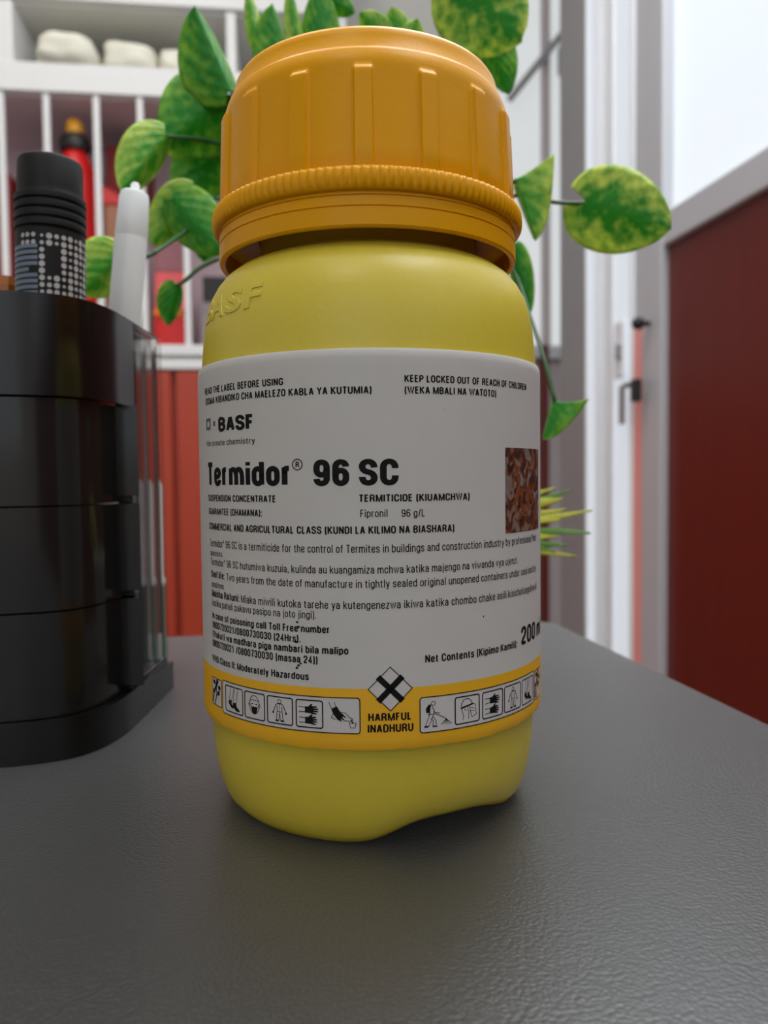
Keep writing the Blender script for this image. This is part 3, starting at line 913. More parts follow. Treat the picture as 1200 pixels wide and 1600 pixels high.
# ---- paper label: white above, amber band below, slightly proud of the bottle
bm = bmesh.new()
rag = lambda t, z, r: (0, (noise.noise(Vector((math.sin(t) * 14, math.cos(t) * 14, 3))) * .22 + noise.noise(Vector((math.sin(t) * 50, math.cos(t) * 50, 9))) * .10) * MM) if z < 17.3 * MM else 0
LP_ = [(30.45, 17.0), (30.95, 17.0), (31.12, 17.6), (31.15, 18.6), (31.15, 26.40)]
n_before = 0
lathe(bm, [(r * MM, z * MM) for r, z in LP_], 240, rag, mi=1)
UP_ = [(31.15, 26.40)] + [(31.15, 26.4 + 2.0 * i) for i in range(1, 25)] + [(31.15, 75.6), (31.08, 76.5), (30.85, 77.0), (30.4, 77.04)]
lathe(bm, [(r * MM, z * MM) for r, z in UP_], 240)
bmesh.ops.remove_doubles(bm, verts=bm.verts[:], dist=1e-6)
label = link('label', bm, [M_LABEL, M_BAND], bottle, True, 50)

TEXT = [
    ("READ THE LABEL BEFORE USING", 1, -33.18, -12.82, 71.94, 1.12),
    ("(SOMA KIBANDIKO CHA MAELEZO KABLA YA KUTUMIA)", 1, -32.93, 0.84, 70.26, 1.12),
    ("KEEP LOCKED OUT OF REACH OF CHILDREN", 1, 5.70, 30.89, 71.95, 1.09),
    ("(WEKA MBALI NA WATOTO)", 1, 5.69, 21.97, 70.26, 1.09),
    ("BASF", 2, -27.70, -18.43, 65.55, 2.40),
    ("We create chemistry", 0, -32.79, -18.35, 63.38, 0.93),
    ("Termidor", 3, -32.59, -11.65, 56.80, 3.94),
    ("96", 3, -8.10, -2.63, 56.73, 3.97),
    ("SC", 3, -1.21, 4.68, 56.74, 3.96),
    ("SUSPENSION CONCENTRATE", 1, -32.48, -14.46, 54.31, 1.09),
    ("TERMITICIDE (KIUAMCHWA)", 1, -1.27, 16.33, 54.33, 1.12),
    ("GUARANTEE (DHAMANA):", 1, -32.30, -17.16, 52.11, 1.10),
    ("Fipronil", 0, -1.07, 2.99, 52.07, 1.14),
    ("96 g/L", 0, 5.07, 8.67, 52.03, 1.14),
    ("COMMERCIAL AND AGRICULTURAL CLASS (KUNDI LA KILIMO NA BIASHARA)", 1, -32.26, 13.51, 49.59, 1.17),
    ("Termidor® 96 SC is a termiticide for the control of Termites in buildings and construction industry by professional Pest", 0, -32.07, 35.78, 46.78, 1.24),
    ("operators.", 0, -32.06, -27.05, 45.26, 0.94),
    ("Termidor® 96 SC hutumiwa kuzuia, kulinda au kuangamiza mchwa katika majengo na viwanda vya ujenzi.", 0, -31.89, 27.64, 43.67, 1.20),
    ("Shelf life:", 1, -31.81, -26.67, 41.61, 1.20),
    ("Two years from the date of manufacture in tightly sealed original unopened containers under cool and dry", 0, -26.06, 35.73, 41.56, 1.20),
    ("conditions.", 0, -31.76, -26.73, 39.99, 1.00),
    ("Maisha Rafuni:", 1, -31.70, -22.61, 38.39, 1.23),
    ("Miaka miwili kutoka tarehe ya kutengenezwa ikiwa katika chombo chake asili kisichofunguliwa ili", 0, -22.13, 36.08, 38.38, 1.23),
    ("katika pahali pakavu pasipo na joto jingi).", 0, -31.56, -7.98, 36.84, 1.16),
    ("In case of poisoning call Toll Free number", 1, -31.70, -5.91, 34.69, 1.16),
    ("0800720021/0800730030 (24Hrs).", 1, -31.66, -10.59, 33.10, 1.17),
    ("(Wakati wa madhara piga nambari bila malipo", 1, -31.75, -3.10, 31.54, 1.19),
    ("0800720021 /0800730030 (masaa 24))", 1, -31.84, -7.85, 29.99, 1.20),
    ("WHO Class II: Moderately Hazardous", 1, -32.13, -9.32, 27.42, 1.17),
    ("Net Contents (Kipimo Kamili):", 1, 8.49, 27.34, 29.94, 1.22),
    ("200", 1, 28.63, 35.08, 30.01, 3.08),
    ("HARMFUL", 1, -0.27, 6.30, 21.48, 1.22),
    ("INADHURU", 1, -0.38, 6.56, 19.73, 1.26),
    ("ml", 1, 36.10, 39.90, 30.01, 3.08),
]
bm = bmesh.new()
for s, b, u0, u1, z, h in TEXT: put_text(bm, s, b, u0, u1, z, h)
# registered mark
stroke(bm, ellipse(-10.68, 60.0, .80, .80, 24), .16, True)
put_text(bm, 'R', 1, -10.98, -10.36, 59.55, .92)
for u, z, r in ((18.9, 36.1, .13), (12.0, 68.0, .06), (-20, 40.2, .05), (8.4, 64.2, .05)):
    poly(bm, ellipse(u, z, r, r * 1.3, 8))
# smudges of ink over the telephone lines
rs = random.Random(3)
for cu_, cz_ in ((-11.1, 36.2), (-10.9, 35.5), (-11.4, 33.2), (-11.0, 29.6), (-10.6, 29.9), (-11.3, 29.2)):
    pts = [(cu_ + (.16 + .14 * rs.random()) * math.cos(a), cz_ + (.12 + .12 * rs.random()) * math.sin(a)) for a in [i * 2 * math.pi / 9 for i in range(9)]]
    poly(bm, pts)
link('printed_text', wrap(bm, RL, .03), M_INK, label)

# square mark beside the maker's word
bm = bmesh.new()
stroke(bm, [(-32.55, 66.35), (-30.95, 66.35), (-30.95, 67.75), (-32.55, 67.75)], .55, True)
poly(bm, [(-29.6, 66.6), (-28.75, 66.6), (-28.75, 67.4), (-29.6, 67.4)])
link('square_mark', wrap(bm, RL, .03), M_GREYINK, label)

# harmful diamond
bm = bmesh.new(); cu_, cz_, hd = 3.10, 26.30, 3.32
poly(bm, [(cu_ - hd, cz_), (cu_, cz_ - hd), (cu_ + hd, cz_), (cu_, cz_ + hd)])
dia = link('hazard_diamond', wrap(bm, RL, .03, .5), M_STRIP, label)
bm = bmesh.new()
stroke(bm, [(cu_ - hd, cz_), (cu_, cz_ - hd), (cu_ + hd, cz_), (cu_, cz_ + hd)], .14, True)
q = 1.62
stroke(bm, [(cu_ - q, cz_ - q), (cu_ + q, cz_ + q)], .92); stroke(bm, [(cu_ - q, cz_ + q), (cu_ + q, cz_ - q)], .92)
link('cross', wrap(bm, RL, .06, .5), M_INK, dia)

# ---- pictograms
def gloves(S, F):
    for dy, fl in ((.66, 1), (.22, .82)):
        S([(0.02, dy + .12), (.32, dy + .10)], .035); S([(0.02, dy - .10), (.32, dy - .08)], .035)
        F([(.30, dy + .14), (.62, dy + .16), (.66, dy + .02), (.64, dy - .14), (.30, dy - .12)])
        for k, (yo, ln) in enumerate(((.13, .26 * fl), (.05, .32 * fl), (-.03, .31 * fl), (-.11, .24 * fl))):
            F([(.60, dy + yo + .046), (.60 + ln, dy + yo + .05 - k * .02), (.60 + ln + .02, dy + yo - k * .02), (.60, dy + yo - .046)])
        F([(.44, dy + .14), (.60, dy + .27), (.66, dy + .26), (.60, dy + .12)])


def boots(S, F):
    S([(.30, 1.0), (.16, .42)], .03); S([(.52, 1.0), (.36, .46)], .03); S([(.58, 1.0), (.46, .36)], .03); S([(.80, 1.0), (.68, .40)], .03)
    F([(.12, .42), (.36, .48), (.34, .32), (.50, .18), (.46, .10), (.30, .14), (.12, .30)])
    F([(.44, .36), (.68, .42), (.70, .24), (.92, .10), (.88, .03), (.66, .04), (.44, .20)])


def mask(S, F):
    S(ellipse(.5, .55, .30, .40, 20) + [ellipse(.5, .55, .30, .40, 20)[0]], .035)
    S([(.22, .70), (.35, .74), (.5, .75), (.65, .74), (.78, .70)], .03)
    S([(.18, .62), (.13, .55), (.18, .44)], .03); S([(.82, .62), (.87, .55), (.82, .44)], .03)
    F(ellipse(.37, .58, .06, .03, 8)); F(ellipse(.63, .58, .06, .03, 8))
    F([(.30, .46), (.70, .46), (.66, .26), (.58, .16), (.42, .16), (.34, .26)])
    S([(.22, .56), (.30, .46)], .025); S([(.78, .56), (.70, .46)], .025)


def coverall(S, F):
    S(ellipse(.5, .88, .085, .085, 12) + [(.585, .88)], .03)
    F([(.42, .80), (.58, .80), (.55, .76), (.45, .76)])
    S([(.42, .79), (.32, .74), (.22, .50), (.18, .42)], .04); S([(.58, .79), (.68, .74), (.78, .50), (.82, .42)], .04)
    S([(.38, .68), (.38, .45), (.33, .10)], .035); S([(.62, .68), (.62, .45), (.67, .10)], .035)
    S([(.50, .42), (.46, .10)], .03); S([(.50, .42), (.54, .10)], .03); S([(.38, .45), (.62, .45)], .025); S([(.5, .78), (.5, .45)], .02)
    F([(.14, .44), (.22, .44), (.21, .34), (.14, .36)]); F([(.78, .44), (.86, .44), (.86, .36), (.79, .34)])
    F([(.30, .10), (.46, .10), (.46, .03), (.26, .03)]); F([(.54, .10), (.70, .10), (.74, .03), (.54, .03)])


def pour(S, F):
    S([(.06, .98), (.16, .72)], .03); S([(.24, .98), (.30, .78)], .03)
    F([(.14, .74), (.32, .84), (.44, .62), (.56, .52), (.44, .34), (.36, .32), (.26, .46), (.18, .60)])
    for a, b in (((.42, .58), (.60, .44)), ((.36, .50), (.54, .36)), ((.30, .44), (.46, .30))): S([a, b], .06)
    S([(.20, .56), (.14, .42), (.26, .36)], .03); S([(.44, .62), (.60, .60), (.74, .42), (.80, .42), (.84, .34), (.74, .30), (.58, .32), (.50, .36)], .03)
    S([(.78, .36), (.84, .22)], .05)
    S([(.72, .24), (.76, .06), (.90, .06), (.94, .24), (.72, .24)], .03)


def sprayer(S, F):
    S(ellipse(.36, .90, .065, .075, 12) + [(.425, .90)], .03)
    F([(.12, .72), (.20, .86), (.29, .88), (.26, .72), (.24, .56), (.14, .56)])
    S([(.30, .82), (.36, .70), (.40, .56), (.56, .52)], .035); S([(.26, .56), (.20, .50), (.40, .50)], .035)
    S([(.26, .84), (.24, .50), (.16, .26), (.10, .08)], .03); S([(.38, .62), (.36, .48), (.30, .30), (.22, .08)], .03)
    S([(.34, .42), (.44, .26), (.44, .08)], .03); S([(.28, .36), (.36, .24), (.34, .08)], .03)
    F([(.08, .09), (.22, .09), (.20, .03), (.06, .03)]); F([(.34, .09), (.50, .05), (.48, .02), (.33, .03)])
    S([(.42, .52), (.76, .30)], .035)
    for x in (.60, .66, .72, .78, .84, .90, .96): S([(.77, .29), (x, .08)], .012)


def shield(S, F):
    S([(.18, .66), (.20, .80), (.30, .92), (.46, .97), (.62, .92), (.72, .80), (.74, .70)], .035)
    F([(.14, .62), (.76, .74), (.80, .68), (.16, .55)])
    S([(.74, .72), (.90, .66), (.96, .24), (.72, .14), (.60, .62)], .03)
    S([(.20, .56), (.24, .38), (.30, .26), (.26, .08)], .03); S([(.52, .62), (.50, .50), (.58, .40), (.54, .28), (.56, .10)], .03)
    S([(.34, .58), (.36, .48), (.44, .46)], .025); S([(.66, .56), (.84, .50)], .02); S([(.66, .44), (.86, .38)], .02)


def icon(bm, fn, u0, u1, z0, z1, frame=True):
    m = .10 if frame else .0
    du, dz = u1 - u0, z1 - z0
    X = lambda p: (u0 + (m + p[0] * (1 - 2 * m)) * du, z0 + (m * .6 + p[1] * (1 - 1.2 * m)) * dz)
    k = min(du, dz * .9)
    fn(lambda pts, w: stroke(bm, [X(p) for p in pts], max(.07, w * k * .85)), lambda pts: poly(bm, [X(p) for p in pts]))
    if frame: stroke(bm, rrect(u0, u1, z0, z1, .35), .20, True)


def strip(u0, u1, z0, z1, icons):
    b1 = bmesh.new(); poly(b1, rrect(u0, u1, z0, z1, .45))
    st = link('pictogram_strip', wrap(b1, RL, .03), M_STRIP, label)
    b2 = bmesh.new(); stroke(b2, rrect(u0, u1, z0, z1, .45), .16, True)
    for fn, a, b, fr in icons: icon(b2, fn, a, b, z0 + .62, z1 - .62, fr)
    bmesh.ops.remove_doubles(b2, verts=b2.verts[:], dist=1e-6)
    link('pictograms', wrap(b2, RL, .06), M_INK, st)


strip(-28.0, -1.5, 19.6, 25.0, [(boots, -27.0, -22.2, True), (mask, -21.65, -17.35, True), (coverall, -16.75, -12.15, True), (gloves, -11.5, -7.2, True), (pour, -6.5, -1.8, False)])
strip(7.6, 34.0, 19.3, 24.7, [(sprayer, 7.9, 13.0, False), (shield, 13.4, 17.9, True), (gloves, 18.6, 23.1, True), (coverall, 23.6, 28.3, True), (boots, 28.85, 33.4, True)])


def plant_icon(S, F):
    for x, y in ((.25, .85), (.6, .9), (.8, .7), (.4, .62), (.2, .5), (.7, .48), (.5, .78)): F(ellipse(x, y, .13, .09, 8))
    S([(.5, .8), (.45, .3), (.3, .05)], .09); S([(.8, .6), (.5, .35)], .07); S([(.15, .4), (.1, .1)], .12)


for (u0, u1, z0, z1) in ((-32.3, -28.5, 20.2, 24.7), (34.6, 38.6, 19.4, 24.4)):
    b1 = bmesh.new(); poly(b1, rrect(u0, u1, z0, z1, .2)); st = link('pictogram_strip', wrap(b1, RL, .03), M_STRIP, label)
    b2 = bmesh.new(); stroke(b2, rrect(u0, u1, z0, z1, .2), .14, True); icon(b2, plant_icon, u0, u1, z0, z1, False)
    link('pictograms', wrap(b2, RL, .06), M_INK, st)

# termite picture on the side of the label
b1 = bmesh.new(); poly(b1, [(24.1, 48.75), (38.0, 48.75), (38.0, 62.45), (24.1, 62.45)])
pic = link('insect_picture', wrap(b1, RL, .03), M_PHOTO, label)
b2 = bmesh.new(); rs = random.Random(11)
for i in range(11):
    u, z, a = 27.2 + rs.random() * 9.5, 50.0 + rs.random() * 8.4, rs.uniform(.9, 1.9)
    for k, (rx, ry) in enumerate(((.50, .42), (.42, .36), (.85, .58))):
        off = (-1.0, -.35, .75)[k]
        c, s = math.cos(a), math.sin(a)
        poly(b2, [(min(37.9, max(24.2, u + (off + rx * math.cos(t)) * c - ry * math.sin(t) * s)), min(62.3, max(48.9, z + (off + rx * math.cos(t)) * s + ry * math.sin(t) * c))) for t in [2 * math.pi * j / 12 for j in range(12)]])
link('printed_termites', wrap(b2, RL, .05), M_PHOTO_TERMITE, pic)

# raised maker's letters moulded into the shoulder
bm = bmesh.new()
for ch_, u0, u1 in (('B', -38.6, -34.0), ('A', -33.8, -28.3), ('S', -27.7, -22.9), ('F', -22.0, -18.2)):
    me = text_mesh(ch_, .01, .04, .02)
    xs = [v.co.x for v in me.vertices]; ys = [v.co.y for v in me.vertices]
    b2 = bmesh.new(); b2.from_mesh(me); bpy.data.meshes.remove(me)
    for v in b2.verts:
        v.co = Vector((u0 + (v.co.x - min(xs)) / (max(xs) - min(xs)) * (u1 - u0), 84.5 + (v.co.y - min(ys)) / (max(ys) - min(ys)) * 4.0, v.co.z / .06 * .13))
    merge(bm, b2)
link('moulded_letters', wrap(bm, body_radius, 0.0, .8), M_YELLOW, body, True, 50)

# ------------------------------------------------------------------ desk organiser with drawers
org = thing('desk_organizer', 'glossy black desk organiser with three drawers and a pen tray', 'organizer', loc=(-.120, .186, ZT))
half = smooth_path([(60, 0, 0), (59.6, -9, 0), (57.6, -18, 0), (52.6, -24.2, 0), (41, -28.4, 0), (22, -30.8, 0), (0, -31.6, 0)], 5)
front = [(p.x, p.y) for p in half]
front = [(-x, y) for x, y in front] + [(x, y) for x, y in front[::-1][1:]]     # left to right along the front


def plan(back, grow=0.0):
    pts = [(x, y) for x, y in front] + [(60, back), (-60, back)]
    pts = inset_poly(pts, -grow) if grow else pts
    return [(x * MM, y * MM) for x, y in pts]


def hollow(name, pts, z0, z1, wall, fl, mat, parent, bev=.0004):
    bm = bmesh.new()
    inner = [tuple(p) for p in inset_poly([Vector(p) / MM for p in pts], wall)]
    extrude_outline(bm, pts, z0 * MM, z1 * MM, [(p[0] * MM, p[1] * MM) for p in inner], fl * MM)
    es = [e for e in bm.edges if len(e.link_faces) == 2 and e.calc_face_angle(0) > math.radians(60) and abs(e.verts[0].co.z - e.verts[1].co.z) < 1e-6 and e.verts[0].co.z > (z1 - .01) * MM]
    if bev: bmesh.ops.bevel(bm, geom=es, offset=bev, segments=2, affect='EDGES')
    return link(name, bm, mat, parent, True, 40)


bm = bmesh.new(); extrude_outline(bm, plan(30, .9), 0, 8.6 * MM)
bmesh.ops.bevel(bm, geom=[e for e in bm.edges if all(v.co.z > 8.5 * MM for v in e.verts)], offset=.0012, segments=2, affect='EDGES')
link('base', bm, M_BLACKPLASTIC, org, True, 40)
for s in (-1, 1):
    bm = bmesh.new(); box(bm, (min(s * 60, s * 58.6) * MM, 5.4 * MM, 8.6 * MM), (max(s * 60, s * 58.6) * MM, 30 * MM, 96 * MM), .0002)
    link('side_panel', bm, M_CLEAR, org)
    bm = bmesh.new(); box(bm, (min(s * 60, s * 56.6) * MM, 1.6 * MM, 8.6 * MM), (max(s * 60, s * 56.6) * MM, 5.4 * MM, 75.4 * MM), .0003)
    link('corner_post', bm, M_BLACKPLASTIC, org)
bm = bmesh.new(); box(bm, (-58.6 * MM, 28.6 * MM, 8.6 * MM), (58.6 * MM, 30 * MM, 94 * MM)); link('back_panel', bm, M_CLEAR, org)
for z0, z1 in ((8.8, 30.6), (31.0, 52.5), (52.9, 75.0)):
    pts = inset_poly(front + [(60, -2), (-60, -2)], 1.2)
    pts = [(x * MM, y * MM) for x, y in pts]
    dw = hollow('drawer', pts, z0, z1, 1.8, z0 + 1.5, M_SMOKE, org, .0009)
    bm = bmesh.new()
    box(bm, (-44 * MM, -3.2 * MM, z0 * MM), (44 * MM, 26 * MM, (z0 + 1.5) * MM)); box(bm, (-44 * MM, -3.2 * MM, z0 * MM), (-42.4 * MM, 26 * MM, (z1 - 2) * MM)); box(bm, (42.4 * MM, -3.2 * MM, z0 * MM), (44 * MM, 26 * MM, (z1 - 2) * MM))
    link('drawer_box', bm, M_SMOKE, dw)
bm = bmesh.new()
outer = front + [(60, 5.4)]; outer = [(-60, 5.4)] + outer
ring = [(x * MM, y * MM) for x, y in outer]
inn = [(max(-57.8, min(57.8, x * .965)) * MM, (y + 1.8 if abs(x) < 57 else max(y, -16)) * MM) for x, y in outer]
extrude_outline(bm, ring + inn[::-1], 75.4 * MM, 96.0 * MM)
bmesh.ops.triangulate(bm, faces=[f for f in bm.faces if len(f.verts) > 4])
link('tray_front', bm, M_BLACKPLASTIC, org, True, 40)
bm = bmesh.new(); extrude_outline(bm, [(x * MM, y * MM) for x, y in inset_poly(front + [(60, 29), (-60, 29)], 1.5)], 75.4 * MM, 77.0 * MM)
link('tray_floor', bm, M_BLACKPLASTIC, org)

# marker, pen and pencil standing in the tray
mk = thing('marker', 'thick black marker with ribbed cap and silver dots in the pen tray', 'marker', loc=(-.0748, .1790, ZT + .0772))
mk.rotation_euler = (0, math.radians(1.2), math.radians(22))
bm = bmesh.new(); R0 = 7.35
lathe(bm, [(r * MM, z * MM) for r, z in [(0, 0), (6.6, 0), (R0, .8), (R0, 35.4), (0, 35.4)]], 64)
mb = link('barrel', bm, M_MARKER, mk, True, 40)
pr = [(7.0, 35.4)]
z = 36.2
for i in range(4): pr += [(7.1, z - .3), (7.55, z), (7.6, z + .8), (7.5, z + 1.3), (7.1, z + 1.5)]; z += 2.0
pr += [(7.0, z), (6.95, z + .6), (6.85, 51.0), (6.6, 51.6), (6.1, 51.9), (0, 51.9)]
bm = bmesh.new(); lathe(bm, [(r * MM, zz * MM) for r, zz in pr], 64); link('ribbed_cap', bm, M_MARKER, mk, True, 35)


def on_barrel(bm, u, z, ru, rz, n=10, r=R0 + .03):
    vs = []
    for i in range(n):
        a = 2 * math.pi * i / n
        t = (u + ru * math.cos(a)) / R0
        vs.append(bm.verts.new(Vector((r * math.sin(t), -r * math.cos(t), z + rz * math.sin(a))) * MM))
    bm.faces.new(vs)


bm = bmesh.new(); rs = random.Random(5)
for c in range(10):
    u = -1.7 + c * 1.5
    for k in range(22):
        zz = 33.6 - k * 1.5
        rr = .66 * (.5 + .5 * abs(math.sin(c * 1.3 + k * .35)))
        if -.4 < u < 1.6 and 26.0 < zz < 31.2: continue
        on_barrel(bm, u, zz, rr, rr)
for u in (-6.2, -4.9, -3.5):
    for zz in (33.8, 32.2): on_barrel(bm, u, zz, .52, .52)
link('printed_dots', bm, M_SILVER, mb)
bm = bmesh.new()
for k in range(24):
    zz = 31.0 - k * 1.25
    for q in range(8):
        ua, ub = -10.6 + 1.0 * q, -10.6 + 1.0 * (q + 1)
        if k % 5 == 4 and q > 5: continue
        bm.faces.new([bm.verts.new(Vector(((R0 + .04) * math.sin(u / R0), -(R0 + .04) * math.cos(u / R0), zq)) * MM) for u, zq in ((ua, zz), (ub, zz), (ub, zz + .8), (ua, zz + .8))])
link('printed_column', bm, M_BLUEGREY, mb)


def rod(name, label, cat, foot, head):
    foot, head = Vector(foot), Vector(head)
    t = thing(name, label, cat, loc=foot)
    t.rotation_euler = (head - foot).to_track_quat('Z', 'Y').to_euler()
    return t, (head - foot).length


pn, ln = rod('pen', 'white plastic pen leaning in the pen tray beside the marker', 'pen', (-.0686, .2050, ZT + .0776), (-.0632, .2060, ZT + .1318))
bm = bmesh.new(); lathe(bm, [(0, 0), (.0038, 0), (.0042, .001), (.00405, ln - .012), (0, ln - .012)], 40); link('barrel', bm, M_PENWHITE, pn, True, 40)
bm = bmesh.new(); lathe(bm, [(0, ln - .012), (.0040, ln - .012), (.0040, ln - .0115), (.0041, ln - .0112), (.0037, ln - .0015), (.0034, ln - .0003), (.003, ln), (0, ln)], 40); link('end_cap', bm, M_PENWHITE, pn, True, 30)
bm = bmesh.new(); lathe(bm, [(0, ln), (.0011, ln), (.0012, ln + .0018), (.0008, ln + .0024), (0, ln + .0025)], 20); link('push_button', bm, M_PENWHITE, pn, True, 40)
pc, ln = rod('pencil', 'orange brown pencil standing at the edge of the pen tray', 'pencil', (-.0885, .1840, ZT + .0772), (-.0862, .1840, ZT + .1050))
bm = bmesh.new(); lathe(bm, [(0, 0), (.0025, 0), (.0026, .0006), (.0026, ln - .002), (.0022, ln), (0, ln)], 6); link('shaft', bm, M_WOODPENCIL, pc)

jar = thing('canister', 'small dark green canister with grey metal top behind the black organiser', 'canister', loc=(-.0795, .2370, ZT))
bm = bmesh.new(); lathe(bm, [(0, 0), (.0118, 0), (.0125, .0008), (.0125, .026), (0, .026)], 48); link('body', bm, M_JARGREEN, jar, True, 40)
bm = bmesh.new(); lathe(bm, [(0, .026), (.0127, .026), (.0128, .0275), (.0122, .0285), (.0124, .056), (.0116, .058), (0, .058)], 48); link('lid', bm, M_JARGREY, jar, True, 40)

# ------------------------------------------------------------------ artificial trailing plant behind the bottle
plant = thing('trailing_plant', 'artificial heart-leaved trailing plant in a small white pot behind the bottle', 'plant', loc=(0, .236, ZT))
bm = bmesh.new(); lathe(bm, [(0, 0), (.014, 0), (.0155, .001), (.0195, .030), (.0205, .031), (.0205, .034), (.0180, .034), (.0175, .029), (0, .029)], 48)
pot = link('pot', bm, M_POT, plant, True, 40)
bm = bmesh.new(); lathe(bm, [(.0174, .0285), (.0170, .0302), (.008, .0312), (0, .0315)], 32, lambda t, z, r: (0, noise.noise(Vector((t, z * 900, r * 900))) * .0006))
link('soil', bm, M_SOIL, pot, True)
LEAVES = [
    ((-47.2,255.0,180.7), (-57.0,250.0,204.7), 13.5, 15, 78, 0.25, 0),
    ((-50.2,262.0,182.4), (-67.4,252.0,163.7), 13.8, 20, 20, 0.30, 0),
    ((-66.8,250.0,164.8), (-77.2,240.0,144.5), 9.2, 10, 60, 0.30, 1),
    ((-71.2,270.0,178.9), (-68.4,268.0,185.0), 3.1, 10, 50, 0.20, 0),
    ((-65.4,268.0,167.0), (-71.6,262.0,175.7), 5.2, 15, 35, 0.20, 1),
    ((-55.4,272.0,171.9), (-66.4,268.0,148.7), 11.4, 25, 25, 0.30, 0),
    ((-65.8,255.0,147.0), (-49.6,250.0,129.3), 9.4, 30, 10, 0.30, 0),
    ((-61.2,262.0,151.8), (-73.3,256.0,133.3), 8.4, 10, 40, 0.30, 1),
    ((-56.4,266.0,146.9), (-58.8,264.0,130.0), 6.5, 30, 30, 0.20, 0),
    ((-64.5,250.0,118.8), (-67.4,250.0,106.5), 4.9, 5, 55, 0.30, 0),
    ((-75.5,230.0,122.8), (-84.7,225.0,110.8), 8.9, 10, 40, 0.30, 1),
    ((-39.5,262.0,196.5), (-42.4,262.0,217.2), 3.0, 30, 30, 0.10, 1),
    ((-31.5,260.0,188.9), (-33.9,258.0,209.9), 8.4, 10, 70, 0.25, 0),
    ((-25.7,265.0,194.9), (-28.8,262.0,217.4), 3.9, 5, 60, 0.20, 1),
    ((-19.3,270.0,198.4), (-19.2,268.0,221.8), 7.0, 20, 20, 0.30, 0),
    ((-19.8,275.0,222.3), (-8.3,272.0,214.1), 4.4, 20, 20, 0.30, 0),
    ((2.2,280.0,209.5), (-6.5,278.0,217.9), 5.4, 15, 15, 0.20, 1),
    ((7.3,280.0,208.5), (4.6,278.0,219.5), 5.4, 15, 15, 0.20, 1),
    ((10.6,278.0,206.1), (13.2,276.0,214.4), 4.5, 15, 15, 0.20, 1),
    ((23.1,250.0,210.7), (41.9,240.0,187.4), 14.7, 12, 12, 0.30, 2),
    ((38.5,270.0,204.1), (42.9,268.0,185.5), 6.1, 10, 10, 0.30, 0),
    ((40.6,240.0,146.3), (45.9,238.0,128.2), 12.8, 84, 6, 0.27, 1, True),
    ((61.2,238.0,139.0), (81.6,226.0,127.5), 12.4, 8, 14, 0.50, 2),
    ((44.4,264.0,134.3), (48.6,262.0,110.8), 4.3, 30, 20, 0.20, 0),
    ((50.5,232.0,79.4), (46.7,230.0,68.5), 9.2, 84, 6, 0.42, 0, True),
]
PETIOLES = [
    [(-66.5,232.0,123.5), (-63.9,245.0,131.3), (-61.7,255.0,138.3), (-61.3,262.0,151.4)],
    [(-75.5,230.0,122.8), (-72.1,230.0,120.6), (-66.5,232.0,123.5)],
    [(-51.7,257.0,129.1), (-58.0,253.0,124.6), (-61.7,251.0,120.6), (-64.5,250.0,118.6)],
    [(-47.0,262.0,132.7), (-51.7,257.0,129.1)],
    [(60.8,238.0,138.6), (55.2,240.0,139.5), (50.2,241.0,140.5), (44.3,246.0,144.6), (30.0,258.0,143.3)],
    [(40.6,240.0,146.3), (39.3,245.0,146.6), (30.0,258.0,143.3)],
    [(50.5,232.0,79.1), (48.5,238.0,93.0), (46.6,250.0,107.8), (42.9,262.0,125.9), (30.4,262.0,138.4)],
]
VINES = [
    [(-1.8,236.0,28.2), (-7.5,245.0,86.8), (-30.7,262.0,126.7), (-41.8,270.0,165.0), (-43.0,270.0,190.3), (-24.1,272.0,203.7), (1.8,281.0,210.5)],
    [(-0.2,236.0,28.2), (8.5,250.0,87.2), (26.2,262.0,134.4), (32.4,268.0,173.9), (31.5,268.0,203.1), (23.3,252.0,211.6)],
]
BLADES = [
    ((55.3,232.0,53.5), 1.7),
    ((52.0,228.0,51.2), 3.2),
    ((63.1,238.0,47.3), 1.5),
    ((61.0,232.0,40.8), 1.7),
    ((57.8,236.0,33.6), 1.3),
    ((52.4,240.0,54.2), 1.8),
    ((56.3,242.0,36.3), 2.0),
    ((51.1,226.0,45.2), 2.2),
    ((50.0,226.0,40.4), 2.2),
    ((49.7,228.0,35.8), 1.7),
    ((55.5,240.0,47.7), 2.5),
    ((47.8,224.0,47.5), 2.5),
]
PO = Vector((0, 236, 0))


def mmv(p): return (Vector(p) - PO) * MM


for v in VINES:
    bm = bmesh.new(); tube(bm, smooth_path([mmv(p) for p in v], 6), .0011, 8); link('stem', bm, M_STEM, plant, True)
for v in PETIOLES:
    bm = bmesh.new(); tube(bm, smooth_path([mmv(p) for p in v], 5), .00065, 7); link('stem', bm, M_STEM, plant, True)
vine_pts = [p for v in VINES for p in smooth_path(v, 8)]
pet_ends = [Vector(v[k]) for v in PETIOLES for k in (0, -1)]


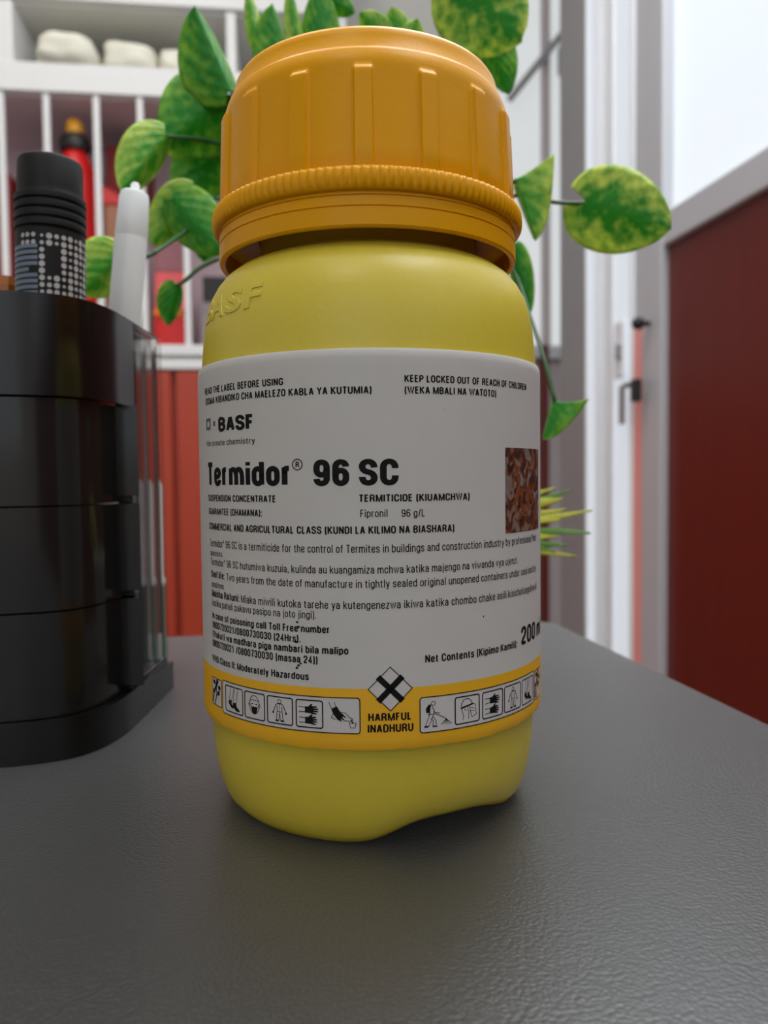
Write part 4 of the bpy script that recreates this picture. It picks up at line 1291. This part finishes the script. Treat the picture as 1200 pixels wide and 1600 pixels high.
def leaf(i, base, tip, hw, aL, aR, lobe, kind, horn=False):
    b, t = Vector(base), Vector(tip)
    ax = (t - b); Ln = ax.length; ax.normalize()
    cpos = Vector((0, 0, 58))
    N0 = (cpos - (b + t) / 2).normalized(); N0 = (N0 - ax * N0.dot(ax)).normalized()
    sd = ax.cross(N0).normalized()
    if sd.x > 0: sd = -sd
    rl = random.Random(100 + i)
    nu, nv = 28, 16
    f = (lambda u: (1 - u) ** .62) if horn else (lambda u: ((u + .004) ** .40) * ((1 - u) ** .72))
    fm = max(f(k / 60) for k in range(61))
    ph = rl.random() * 6
    bm = bmesh.new(); uvl = bm.loops.layers.uv.new('UVMap')
    G = []
    for a in range(nu + 1):
        u = (a / nu) ** (1.0 if horn else 1.9)
        row = []
        for c in range(nv + 1):
            v = -1 + 2 * c / nv
            h = hw * f(u) / fm * abs(v)
            deg_ = aL if v > 0 else aR
            ang = math.radians(deg_) * (1 if deg_ > 60 else .55 + .45 * abs(v))
            along = u * Ln - lobe * hw * (abs(v) ** 1.5) * (1 - u) ** 2.2
            wav = .035 * hw * math.sin(u * 11 + ph + 3 * v) * abs(v) ** 1.5
            p = b + ax * along + sd * (math.copysign(1, v) * h * math.cos(ang)) - N0 * (h * math.sin(ang)) + N0 * (wav - .10 * Ln * u * u + .04 * Ln)
            row.append((bm.verts.new((p - PO) * MM), (u, .5 + .5 * v)))
        G.append(row)
    for a in range(nu):
        for c in range(nv):
            q = (G[a][c], G[a][c + 1], G[a + 1][c + 1], G[a + 1][c])
            try: fc = bm.faces.new([x[0] for x in q])
            except ValueError: continue
            for lp, x in zip(fc.loops, q): lp[uvl].uv = x[1]
    bmesh.ops.remove_doubles(bm, verts=bm.verts[:], dist=2e-6)
    o = link('leaf', bm, M_LEAF[kind], plant, True)
    md = o.modifiers.new('thickness', 'SOLIDIFY'); md.thickness = .00028; md.offset = 0
    # petiole back to the nearest stem, unless a drawn one already ends here
    if min((b - e).length for e in pet_ends) > 4:
        near = min(vine_pts, key=lambda q: (q - b).length + max(0, q.z - b.z) * .3)
        m = (b + near) / 2 + Vector((0, 2, 3))
        bm = bmesh.new(); tube(bm, smooth_path([mmv(near), mmv(m), mmv(b)], 5), .0006, 6); link('stem', bm, M_STEM, plant, True)


for i, l in enumerate(LEAVES): leaf(i, *l)

# spiky yellow-green tuft low at the side of the pot
tuft_c = Vector((14, 240, 32))
for i, (tipp, wd) in enumerate(BLADES):
    t = Vector(tipp)
    bm = bmesh.new()
    m1 = tuft_c.lerp(t, .35) + Vector((0, 0, 2 + (i % 3))); m2 = tuft_c.lerp(t, .7) + Vector((0, 0, 2 + (i % 2)))
    path = smooth_path([tuft_c, m1, m2, t], 6); n = len(path)
    L_, R_ = [], []
    for k, p in enumerate(path):
        x = k / (n - 1); w = wd * .9 * (math.sin(math.pi * min(1, x * .62 + .18)) ** .8) * (1 - x ** 4)
        d = (path[min(k + 1, n - 1)] - path[max(k - 1, 0)]).normalized()
        s = d.cross(Vector((0, -1, .3))).normalized()
        L_.append(bm.verts.new(mmv(p + s * (w + .05)))); R_.append(bm.verts.new(mmv(p - s * (w + .05))))
    C_ = [bm.verts.new(mmv(p + Vector((0, .35, -.35)))) for p in path]
    for k in range(n - 1):
        bm.faces.new((L_[k], C_[k], C_[k + 1], L_[k + 1])); bm.faces.new((C_[k], R_[k], R_[k + 1], C_[k + 1]))
    o = link('blade', bm, M_BLADE if i % 3 else M_BLADE_G, plant, True)
    md = o.modifiers.new('thickness', 'SOLIDIFY'); md.thickness = .0003; md.offset = 0
